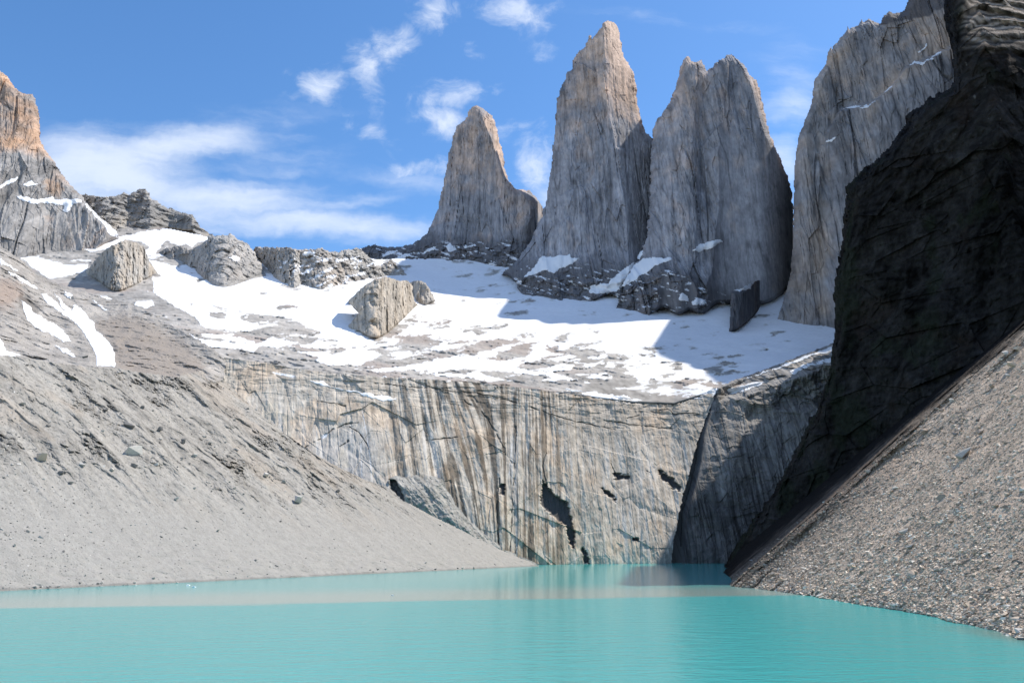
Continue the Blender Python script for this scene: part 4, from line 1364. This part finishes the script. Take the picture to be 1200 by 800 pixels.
# ------------------------------------------------------------------ snow patches
PATCHES = [
    (hill, [(24, 350), (33, 356), (40, 366), (52, 373), (66, 380), (80, 392), (84, 402), (74, 400), (60, 392), (45, 386), (33, 376), (28, 364)], 'curved snow gully on the upper left hillside, left of the long snow tongue', 5),
    (hill, [(45, 343), (55, 345), (66, 353), (74, 362), (84, 366), (86, 356), (95, 360), (107, 374), (114, 387), (127, 400), (134, 412), (136, 430), (114, 429), (110, 412), (104, 400), (96, 388), (84, 375), (70, 366), (56, 356)], 'long snow tongue ending above the pale moraine at the left', 5),
    (hill, [(62, 341), (68, 346), (78, 358), (88, 366), (82, 368), (72, 360)], 'small narrow snow streak beside the head of the long snow tongue', 4),
    (hill, [(74, 340), (85, 344), (84, 351), (78, 350)], 'little snow square above the long snow tongue', 4),
    (hill, [(0, 302), (6, 305), (22, 317), (20, 319), (8, 312), (0, 310)], 'short snow band near the left edge, upper of two on the hillside', 3),
    (hill, [(6, 316), (20, 322), (34, 331), (47, 338), (44, 339), (28, 332), (14, 324)], 'thin snow band near the left edge, lower of two on the hillside', 3),
    (hill, [(60, 402), (78, 408), (90, 417), (86, 419), (72, 412)], 'small snow streak below the curved snow gully', 3),
    (hill, [(-40, 385), (0, 396), (9, 410), (26, 416), (20, 418), (0, 417), (-40, 412)], 'snow bank cut by the left edge just above the pale moraine', 4),
    (hill, [(107, 350), (116, 355), (127, 363), (124, 364), (112, 357)], 'slanting snow sliver on the brown hillside below the grey knob', 3),
    (peak, [(18, 228), (30, 231), (50, 233), (62, 230), (66, 234), (82, 233), (96, 233), (98, 237), (85, 240), (80, 250), (71, 247), (76, 241), (60, 239), (50, 239), (35, 240), (22, 233)], 'broad snow ledge across the foot of the orange topped peak', 7),
    (peak, [(-20, 222), (0, 217), (10, 211), (20, 207), (22, 210), (8, 218), (-10, 225)], 'short snow ledge at the left edge below the orange rock', 5),
    (peak, [(27, 216), (37, 211), (45, 217), (37, 218), (28, 219)], 'tiny snow spot on the orange topped peak above its broad ledge', 5),
    (peak, [(97, 234), (106, 243), (118, 255), (130, 265), (139, 274), (138, 280), (128, 275), (120, 262), (108, 250), (100, 243)], 'steep snow couloir between the orange topped peak and the craggy ridge', 7),
    (dom, [(266, 301), (275, 299), (281, 301), (280, 306), (272, 306)], 'small round snow spot on the bare rock dome', 5),
    (mid, [(354, 296), (362, 293), (371, 297), (368, 300), (355, 300)], 'snow spot on the crest of the serrated ridge', 5),
    (mid, [(360, 340), (375, 332), (388, 327), (386, 330), (374, 337), (364, 340)], 'slanting snow strip low on the serrated ridge', 4),
    (sur, [(447, 299), (455, 294), (466, 293), (466, 296), (455, 299), (448, 302)], 'leftmost snow strip in the dark foot of the shortest tower', 6),
    (sur, [(463, 303), (470, 298), (488, 297), (476, 302), (464, 306)], 'second snow strip from the left in the dark foot of the shortest tower', 6),
    (sur, [(493, 298), (500, 291), (513, 287), (508, 293), (496, 299)], 'slanting snow strip under the left edge of the shortest tower', 6),
    (sur, [(520, 288), (527, 284), (533, 289), (536, 293), (526, 296)], 'ragged snow spot in the middle of the foot of the shortest tower', 6),
    (sur, [(542, 288), (557, 285), (559, 288), (545, 291)], 'flat snow spot right of the ragged one at the foot of the shortest tower', 6),
    (cen, [(613, 325), (625, 312), (635, 300), (650, 300), (668, 298), (672, 302), (680, 302), (672, 310), (660, 313), (648, 321), (640, 317), (626, 322)], 'wedge shaped snowfield on the apron of the tallest tower', 8),
    (cen, [(691, 334), (712, 331), (722, 322), (736, 311), (745, 306), (745, 322), (728, 334), (722, 343), (704, 345), (690, 344)], 'lower end of the snow ramp between the tallest tower and the twin topped one', 8),
    (nor, [(742, 312), (752, 303), (762, 301), (775, 302), (788, 301), (788, 304), (770, 311), (756, 320), (744, 328), (732, 336), (728, 334)], 'upper end of the snow ramp at the foot of the twin topped tower', 8),
    (nor, [(746, 303), (750, 296), (755, 291), (753, 299), (749, 304)], 'small upright snow spot in the cleft between the two biggest towers', 6),
    (nor, [(811, 294), (820, 286), (830, 283), (845, 280), (848, 283), (835, 290), (820, 296)], 'bright slanting snow ledge halfway along the foot of the twin topped tower', 8),
    (nor, [(794, 349), (800, 342), (806, 348), (808, 353), (795, 352)], 'left of two small snow caps in the lower wall of the twin topped tower', 7),
    (nor, [(810, 354), (816, 347), (826, 352), (829, 357), (812, 358)], 'right of two small snow caps in the lower wall of the twin topped tower', 7),
    (nor, [(758, 377), (764, 369), (780, 366), (785, 370), (776, 374), (764, 378)], 'snow lip under the lowest toe of the twin topped tower', 6),
    (rib, [(858, 340), (870, 337), (880, 331), (881, 338), (867, 342)], 'snow cap on the small black rock rib', 4),
    (nid, [(986, 128), (1000, 123), (1010, 124), (1020, 121), (1028, 115), (1026, 119), (1017, 127), (1005, 127)], 'long snow ledge in the middle of the sheer granite wall', 6),
    (nid, [(1034, 109), (1045, 100), (1046, 103), (1037, 109)], 'tiny snow dash between the two snow ledges of the sheer granite wall', 5),
    (nid, [(1063, 79), (1073, 71), (1080, 73), (1090, 68), (1103, 59), (1105, 61), (1091, 71), (1080, 77), (1072, 75)], 'highest long snow ledge of the sheer granite wall, beside the dark mountain', 6),
    (nid, [(1074, 62), (1087, 50), (1087, 54), (1078, 62)], 'small snow streak above the highest ledge of the sheer granite wall', 5),
    (nid, [(968, 166), (976, 161), (983, 160), (976, 165), (970, 168)], 'lowest small snow dash on the left part of the sheer granite wall', 5),
    (slab, [(358, 445), (378, 446), (386, 452), (400, 455), (430, 460), (455, 464), (468, 468), (455, 470), (440, 468), (420, 461), (395, 456), (375, 451)], 'long thin snow strip on a ledge near the top of the slab cliff', 3),
    (slab, [(656, 455), (675, 456), (690, 460), (670, 459)], 'small snow strip at the rim of the slab cliff under the big snowfield', 3),
    (slab, [(718, 463), (735, 463), (742, 468), (725, 468)], 'snow spot at the rim of the slab cliff, right of the small strip', 3),
    (but, [(842, 456), (870, 444), (905, 432), (940, 418), (984, 402), (984, 410), (950, 418), (920, 430), (890, 439), (870, 446), (855, 453)], 'snow band along the top edge of the half shaded buttress', 4),
    (but, [(852, 461), (870, 455), (894, 447), (893, 451), (872, 459), (858, 462)], 'thin snow streak below the band on the half shaded buttress', 3),
    (but, [(925, 435), (940, 427), (975, 418), (975, 425), (950, 429), (930, 439)], 'middle snow streak on the half shaded buttress beside the dark mountain', 3),
]
for body, pts, label, th in PATCHES:
    if label:
        snow_patch(body, pts, label, None, th)


# ------------------------------------------------------------------ boulders
rnd = random.Random(11)
nrg = np.random.default_rng(23)


def hull_mesh(n, dims, seed):
    """angular broken stone: hull of scattered points; vertices and triangles"""
    r = random.Random(seed)
    bm = bmesh.new()
    for _ in range(n):
        while True:
            p = Vector((r.uniform(-1, 1), r.uniform(-1, 1), r.uniform(-1, 1)))
            if 0.55 < p.length < 1.15:
                break
        bm.verts.new((p.x * dims[0] / 2, p.y * dims[1] / 2, p.z * dims[2] / 2))
    bmesh.ops.convex_hull(bm, input=bm.verts)
    bmesh.ops.delete(bm, geom=[v for v in bm.verts if not v.link_faces], context='VERTS')
    bmesh.ops.triangulate(bm, faces=bm.faces)
    bmesh.ops.recalc_face_normals(bm, faces=bm.faces)
    bm.verts.ensure_lookup_table()
    for i, v in enumerate(bm.verts):
        v.index = i
    V = np.array([v.co[:] for v in bm.verts])
    T = np.array([[v.index for v in f.verts] for f in bm.faces])
    bm.free()
    return V, T


SHAPES = [hull_mesh(12, d, 40 + i) for i, d in enumerate([(1, .8, .7), (1, .7, .5), (1, .9, .45), (1, .6, .6), (1, .75, .8), (1, .55, .4), (1, .85, .6), (1, .65, .35)])]
_protos = {}


def boulder_mesh(k, tone):
    if (k, tone) not in _protos:
        V, T = SHAPES[k]
        o = mesh_object('boulder', V, [], T, M_BOULDER, np.ones((len(V), 3)) * rgb(*tone))
        me = o.data
        bpy.data.objects.remove(o)
        _protos[(k, tone)] = me
    return _protos[(k, tone)]


PALE, MIDT, DARKT, TANT, BROWN = (0.56, 0.53, 0.48), (0.38, 0.36, 0.325), (0.20, 0.19, 0.18), (0.56, 0.46, 0.36), (0.34, 0.275, 0.22)


def boulder(body, px, py, w, label, group, tone, shape=None, tilt=None, asp=1.0, name='boulder', sink=0.30):
    """w: width as seen, in pixels of the photograph -> metres at its own distance"""
    Y = float(body.at(px, py))
    dx, dz = rays(px, py)
    size = w / F_PX * Y * 0.98
    k = rnd.choice([0, 1, 3, 4, 6]) if shape is None else shape
    o = link(bpy.data.objects.new(name, boulder_mesh(k, tone)))
    o.location = (float(dx) * Y, Y, CAM_H + float(dz) * Y + size * asp * (0.3 - sink))
    o.rotation_euler = (rnd.uniform(-.3, .3), (rnd.uniform(-.5, .5) if tilt is None else tilt), rnd.uniform(-0.4, 0.4) + (math.pi if rnd.random() < .5 else 0))
    o.scale = (size, size, size * asp)
    return tag(o, label, 'boulder' if name == 'boulder' else 'rock', group)


GL, GR = 'boulders on the pale left moraine', 'boulders on the brown right scree'
for px, py, w, tone, asp, lab in [
    (157, 534, 30, PALE, .8, 'largest pale flat boulder in the middle of the left moraine'),
    (150, 501, 18, DARKT, .8, 'dark oblong boulder just above the largest pale one on the left moraine'),
    (186, 505, 11, DARKT, 1.2, 'dark upright boulder right of the dark oblong one on the left moraine'),
    (51, 540, 19, TANT, .9, 'tan boulder above the dark heap at the far left of the moraine'),
    (72, 556, 12, DARKT, 1.3, 'dark heap of a boulder below the tan one on the left moraine'),
    (82, 566, 9, MIDT, 1.0, 'grey boulder at the lower right of the dark heap on the left moraine'),
    (25, 474, 11, MIDT, .8, 'grey boulder highest at the far left of the moraine'),
    (57, 500, 7, DARKT, .9, 'small dark boulder left of the middle of the upper moraine'),
    (347, 589, 15, PALE, 1.2, 'tall pale boulder near the moraine edge in front of the slab cliff'),
    (310, 558, 10, PALE, .9, 'pale boulder up slope from the tall pale one on the moraine'),
    (332, 566, 8, MIDT, .9, 'grey boulder between two pale ones near the moraine edge'),
    (396, 577, 9, DARKT, .8, 'dark boulder on the moraine edge, nearest the slab cliff'),
    (277, 528, 10, MIDT, .8, 'grey boulder right of the middle of the upper moraine'),
    (227, 535, 8, PALE, 1.0, 'pale round boulder below a dark streak on the moraine'),
    (214, 520, 8, DARKT, 1.6, 'tall dark boulder in the dark streak of the moraine'),
    (96, 546, 11, PALE, .8, 'pale boulder between the dark heap and the largest pale one'),
    (131, 552, 8, PALE, .9, 'small pale boulder just left of the largest pale one'),
    (183, 546, 9, PALE, .8, 'small pale boulder just right of the largest pale one'),
    (156, 547, 10, DARKT, 1.0, 'dark boulder under the largest pale one'),
    (124, 482, 9, DARKT, .7, 'dark flat boulder high on the moraine above the dark oblong one'),
    (167, 479, 8, DARKT, .8, 'dark boulder high on the moraine, right of the dark flat one'),
    (207, 586, 10, PALE, .6, 'lone pale flat boulder on the smooth lower moraine'),
    (255, 622, 9, PALE, .5, 'lone pale sliver of rock low on the smooth moraine'),
    (100, 419, 9, DARKT, .6, 'dark flat boulder on top of the moraine beside the long snow tongue'),
    (84, 443, 9, MIDT, .8, 'grey boulder near the top of the moraine below the long snow tongue'),
    (138, 437, 8, MIDT, .6, 'flat grey boulder on the moraine top right of the long snow tongue'),
    (275, 573, 6, MIDT, .9, 'small grey boulder in the lower right part of the moraine'),
    (180, 678, 8, PALE, .6, 'pale boulder at the waterline of the left moraine'),
]:
    boulder(mor, px, py, w, lab, GL, tone, asp=asp)

for px, py, w, tone, asp, tilt, lab in [
    (1132, 534, 26, MIDT, .7, -.6, 'largest slab boulder lying tilted on the brown right scree'),
    (1187, 430, 21, TANT, .7, -.4, 'pale boulder near the right edge, high on the scree'),
    (1182, 441, 12, PALE, .7, -.3, 'smaller white boulder just below the pale one high on the scree'),
    (1194, 411, 16, TANT, .8, -.2, 'tan boulder cut by the right edge, topmost on the scree'),
    (1115, 471, 12, PALE, .8, -.2, 'pale boulder near the upper shaded edge of the scree'),
    (1104, 482, 9, BROWN, 1.0, -.3, 'brown boulder just below the pale one near the shaded edge'),
    (1084, 507, 14, BROWN, .9, -.7, 'brown pointed boulder at the shaded edge of the scree, middle height'),
    (1119, 510, 11, DARKT, .6, -.2, 'dark flat boulder above the largest slab boulder'),
    (1107, 522, 10, BROWN, .5, -.6, 'brown sliver up slope left of the largest slab boulder'),
    (1150, 508, 10, BROWN, 1.0, -.4, 'brown boulder right of the dark flat one on the scree'),
    (1163, 455, 13, BROWN, .9, -.6, 'brown tilted boulder left below the pale one near the right edge'),
    (1146, 494, 9, DARKT, .9, -.4, 'dark boulder between the dark flat one and the brown tilted one'),
    (1172, 473, 8, PALE, .9, -.3, 'small pale boulder below the brown tilted one'),
    (1037, 539, 8, PALE, .8, 0, 'small pale boulder low on the shaded edge of the scree'),
    (1060, 624, 16, MIDT, .5, -.5, 'long flat boulder in the middle of the lower scree'),
    (1068, 642, 15, MIDT, .5, -.4, 'long flat boulder just below another in the lower scree'),
    (1148, 551, 9, BROWN, .6, -.5, 'brown flat boulder just below the largest slab boulder'),
    (1195, 660, 14, DARKT, .6, -.3, 'dark flat boulder at the right edge of the lower scree'),
    (1192, 727, 18, TANT, .7, 0, 'large tan boulder at the waterline in the lower right corner'),
    (1178, 722, 14, TANT, .6, .1, 'tan boulder left of the large one at the waterline corner'),
    (1196, 740, 16, PALE, .6, 0, 'pale boulder lowest at the waterline in the right corner'),
    (1166, 715, 13, BROWN, .7, 0, 'brown boulder at the waterline left of the tan ones'),
    (1199, 752, 12, DARKT, .8, 0, 'dark wet boulder in the water at the right edge'),
    (1181, 711, 12, PALE, .7, .2, 'pale boulder just above the tan ones at the waterline corner'),
]:
    boulder(scr, px, py, w, lab, GR, tone, asp=asp, tilt=tilt)


WL = 'broken block lying at the waterline of the right scree'
for k in range(46):
    px = 900 + 300 * rnd.random() ** 0.7
    py = float(np.interp(px, [840, 900, 950, 1000, 1050, 1100, 1200], [684, 688, 695, 705, 711, 720, 745])) + rnd.uniform(-3.5, 1.5)
    boulder(scr, px, py, rnd.uniform(4, 7) + 7 * max(0, (px - 1090) / 110) * rnd.random(), WL, GR, rnd.choice([PALE, MIDT, TANT, BROWN, TANT]), asp=rnd.uniform(.5, .9), sink=0.34)
for k in range(22):
    px = rnd.uniform(5, 560)
    py = float(np.interp(px, [0, 140, 300, 450, 600], [691, 683, 675, 668, 664])) + rnd.uniform(-1.5, 1)
    boulder(mor, px, py, rnd.uniform(2.6, 5), 'small boulder at the waterline of the pale left moraine', GL, rnd.choice([PALE, MIDT, DARKT]), asp=rnd.uniform(.5, .9), sink=0.34)


def visible(body, px, py):
    j = int((px - body.PX[0, 0]) / (body.PX[0, 1] - body.PX[0, 0]))
    i = int((py - body.PY[0, 0]) / (body.PY[1, 0] - body.PY[0, 0]))
    return 0 <= i < body.ins.shape[0] and 0 <= j < body.ins.shape[1] and body.ins[i, j]


# many more single boulders, then the finest rubble as one mass
n = 0
while n < 110:
    qx, qy = rnd.uniform(-20, 540), rnd.uniform(440, 690)
    up = max(0.0, min(1.0, (640 - qy - 0.10 * qx) / 130))
    if rnd.random() > 0.10 + 0.90 * up:
        continue
    for _ in range(rnd.choice([1, 1, 2, 3, 5])):
        off = rnd.uniform(-9, 9)
        px, py = qx + off + rnd.uniform(-3, 3), qy + off * 1.3 + rnd.uniform(-3, 3)
        if not visible(mor, px, py) or py > 688 - 0.045 * px or px < 0:
            continue
        boulder(mor, px, py, rnd.choice([2.8, 3.2, 3.6, 4, 4.5, 5.5]), 'small angular grey boulder strewn on the pale left moraine', GL, rnd.choice([PALE, MIDT, MIDT, DARKT, PALE, PALE, MIDT]), asp=rnd.uniform(.6, 1.1), sink=0.36)
        n += 1
n = 0
while n < 120:
    px = rnd.uniform(880, 1200)
    shore = np.interp(px, [840, 900, 950, 1000, 1050, 1100, 1200], [686, 690, 697, 707, 712, 722, 748])
    top = np.interp(px, [840, 1200], [690, 392])
    py = shore - (shore - top) * rnd.random() ** 1.7
    if not visible(scr, px, py):
        continue
    boulder(scr, px, py, rnd.choice([4, 4.5, 5, 5.5, 6, 7, 8.5]) * (0.75 + 0.4 * (px - 880) / 320), 'small broken stone block lying on the brown right scree', GR, rnd.choice([PALE, MIDT, TANT, BROWN, BROWN, MIDT]), asp=rnd.uniform(.5, 1.0))
    n += 1


def rubble(body, name, label, count, sampler, size, tones, seed, shade=None):
    """shade: darkening by place: the brown band, and shade painted in above the edge"""
    g = np.random.default_rng(seed)
    small = [hull_mesh(11, d, seed * 10 + i) for i, d in enumerate([(1, .8, .7), (1, .7, .5), (1, .9, .45), (1, .6, .6), (1, .6, .35), (1, .8, .8)])]
    px, py = sampler(g, count)
    j = np.clip(((px - body.PX[0, 0]) / (body.PX[0, 1] - body.PX[0, 0])).astype(int), 0, body.ins.shape[1] - 1)
    i = np.clip(((py - body.PY[0, 0]) / (body.PY[1, 0] - body.PY[0, 0])).astype(int), 0, body.ins.shape[0] - 1)
    ok = body.ins[i, j]
    px, py = px[ok], py[ok]
    Y = body.at(px, py)
    dx, dz = rays(px, py)
    P = np.stack([dx * Y, Y, CAM_H + dz * Y], 1)
    S = size(g, px, py, Y)
    VV, TT, CC, off = [], [], [], 0
    which = g.integers(0, len(small), len(px))
    for k, (V, T) in enumerate(small):
        sel = np.where(which == k)[0]
        m = len(sel)
        if not m:
            continue
        ang = g.uniform(0, 6.283, (m, 3)) * np.array([1, 0.12, 0.12]) - np.array([0, .4, .4])
        c, s_ = np.cos(ang), np.sin(ang)
        v = np.broadcast_to(V, (m,) + V.shape) * S[sel][:, None, None] * np.stack([np.ones(m), g.uniform(.7, 1.1, m), g.uniform(.6, 1.1, m)], 1)[:, None, :]
        x, y, z = v[..., 0], v[..., 1], v[..., 2]
        x, z = x * c[:, 1:2] + z * s_[:, 1:2], -x * s_[:, 1:2] + z * c[:, 1:2]
        y, z = y * c[:, 2:3] - z * s_[:, 2:3], y * s_[:, 2:3] + z * c[:, 2:3]
        x, y = x * c[:, 0:1] - y * s_[:, 0:1], x * s_[:, 0:1] + y * c[:, 0:1]
        v = np.stack([x, y, z], -1) + P[sel][:, None, :]
        VV.append(v.reshape(-1, 3))
        TT.append((T[None] + (np.arange(m) * len(V))[:, None, None] + off).reshape(-1, 3))
        t = np.array(tones)[g.integers(0, len(tones), m)] * g.uniform(.75, 1.25, (m, 1))
        if shade is not None:
            t = t * shade(px[sel], py[sel])[:, None]
        CC.append(np.repeat(t, len(V), axis=0))
        off += m * len(V)
    o = mesh_object(name, np.concatenate(VV), [], np.concatenate(TT), M_BOULDER, np.concatenate(CC))
    return tag(o, label, None, None, 'stuff')


def scree_pts(g, n):
    px = g.uniform(838, 1470, n)
    shore = np.interp(px, [838, 900, 950, 1000, 1050, 1100, 1200, 1300, 1470], [687, 691, 698, 708, 713, 723, 750, 795, 890])
    top = np.interp(px, [838, 1240, 1470], [690, 358, 190])
    return px, shore - (shore - top) * g.random(n) ** 1.25


rubble(scr, 'scree_rubble', 'countless small broken stones covering the right scree', 62000, scree_pts,
       lambda g, px, py, Y: np.exp(g.normal(0, 0.48, len(px))) * 0.86 * (0.8 + Y / 1500) * np.where(py < np.interp(px, [838, 1200], [693, 388]) + 6, 0.5, 1.0), [(0.55, 0.44, 0.34), (0.70, 0.59, 0.47), (0.62, 0.50, 0.38), (0.78, 0.70, 0.59), BROWN, (0.33, 0.265, 0.21), (0.60, 0.485, 0.38)], 5,
       lambda px, py: lerp(0.05, lerp(lerp(0.45, 1.0, sstep(px, 960, 1120)), 1.0, sstep(py - np.interp(px, [838, 1200, 1420], [693, 388, 200]), 8, 60)), sstep(py - np.interp(px, [838, 1200, 1420], [693, 388, 200]), -14, 4)))  # stones above the edge carry the slope's shade in their colour


def moraine_pts(g, n):
    px = g.uniform(-60, 640, n)
    py = g.uniform(425, 690, n)
    keep = g.random(n) < 0.5 + 0.5 * np.clip((650 - py - 0.1 * px) / 150, 0, 1)
    return px[keep], py[keep]


rubble(mor, 'moraine_rubble', 'countless small stones scattered over the left moraine', 15000, moraine_pts,
       lambda g, px, py, Y: np.exp(g.normal(0, 0.5, len(px))) * 0.85, [MIDT, PALE, (0.52, 0.50, 0.47), (0.24, 0.23, 0.215), DARKT], 6)


# ------------------------------------------------------------------ floating ice
def ice(px, py, w, label, seed):
    dx, dz = rays(px, py)
    Y = float(-CAM_H / dz)
    V, T = hull_mesh(16, (1, .6, .32), seed)
    sz = w / F_PX * Y
    V = V * sz + np.array([float(dx) * Y, Y, sz * 0.05])
    o = mesh_object('ice_floe', V, [], T, M_SNOW)
    tag(o, label, 'ice floe', 'ice floating on the lake')


ice(221, 685.5, 6, 'upper of two small white ice floes near the left shore', 71)
ice(227, 687.5, 6, 'lower of two small white ice floes near the left shore', 72)
ice(460, 697, 4, 'lone small white ice floe in the middle of the lake', 73)
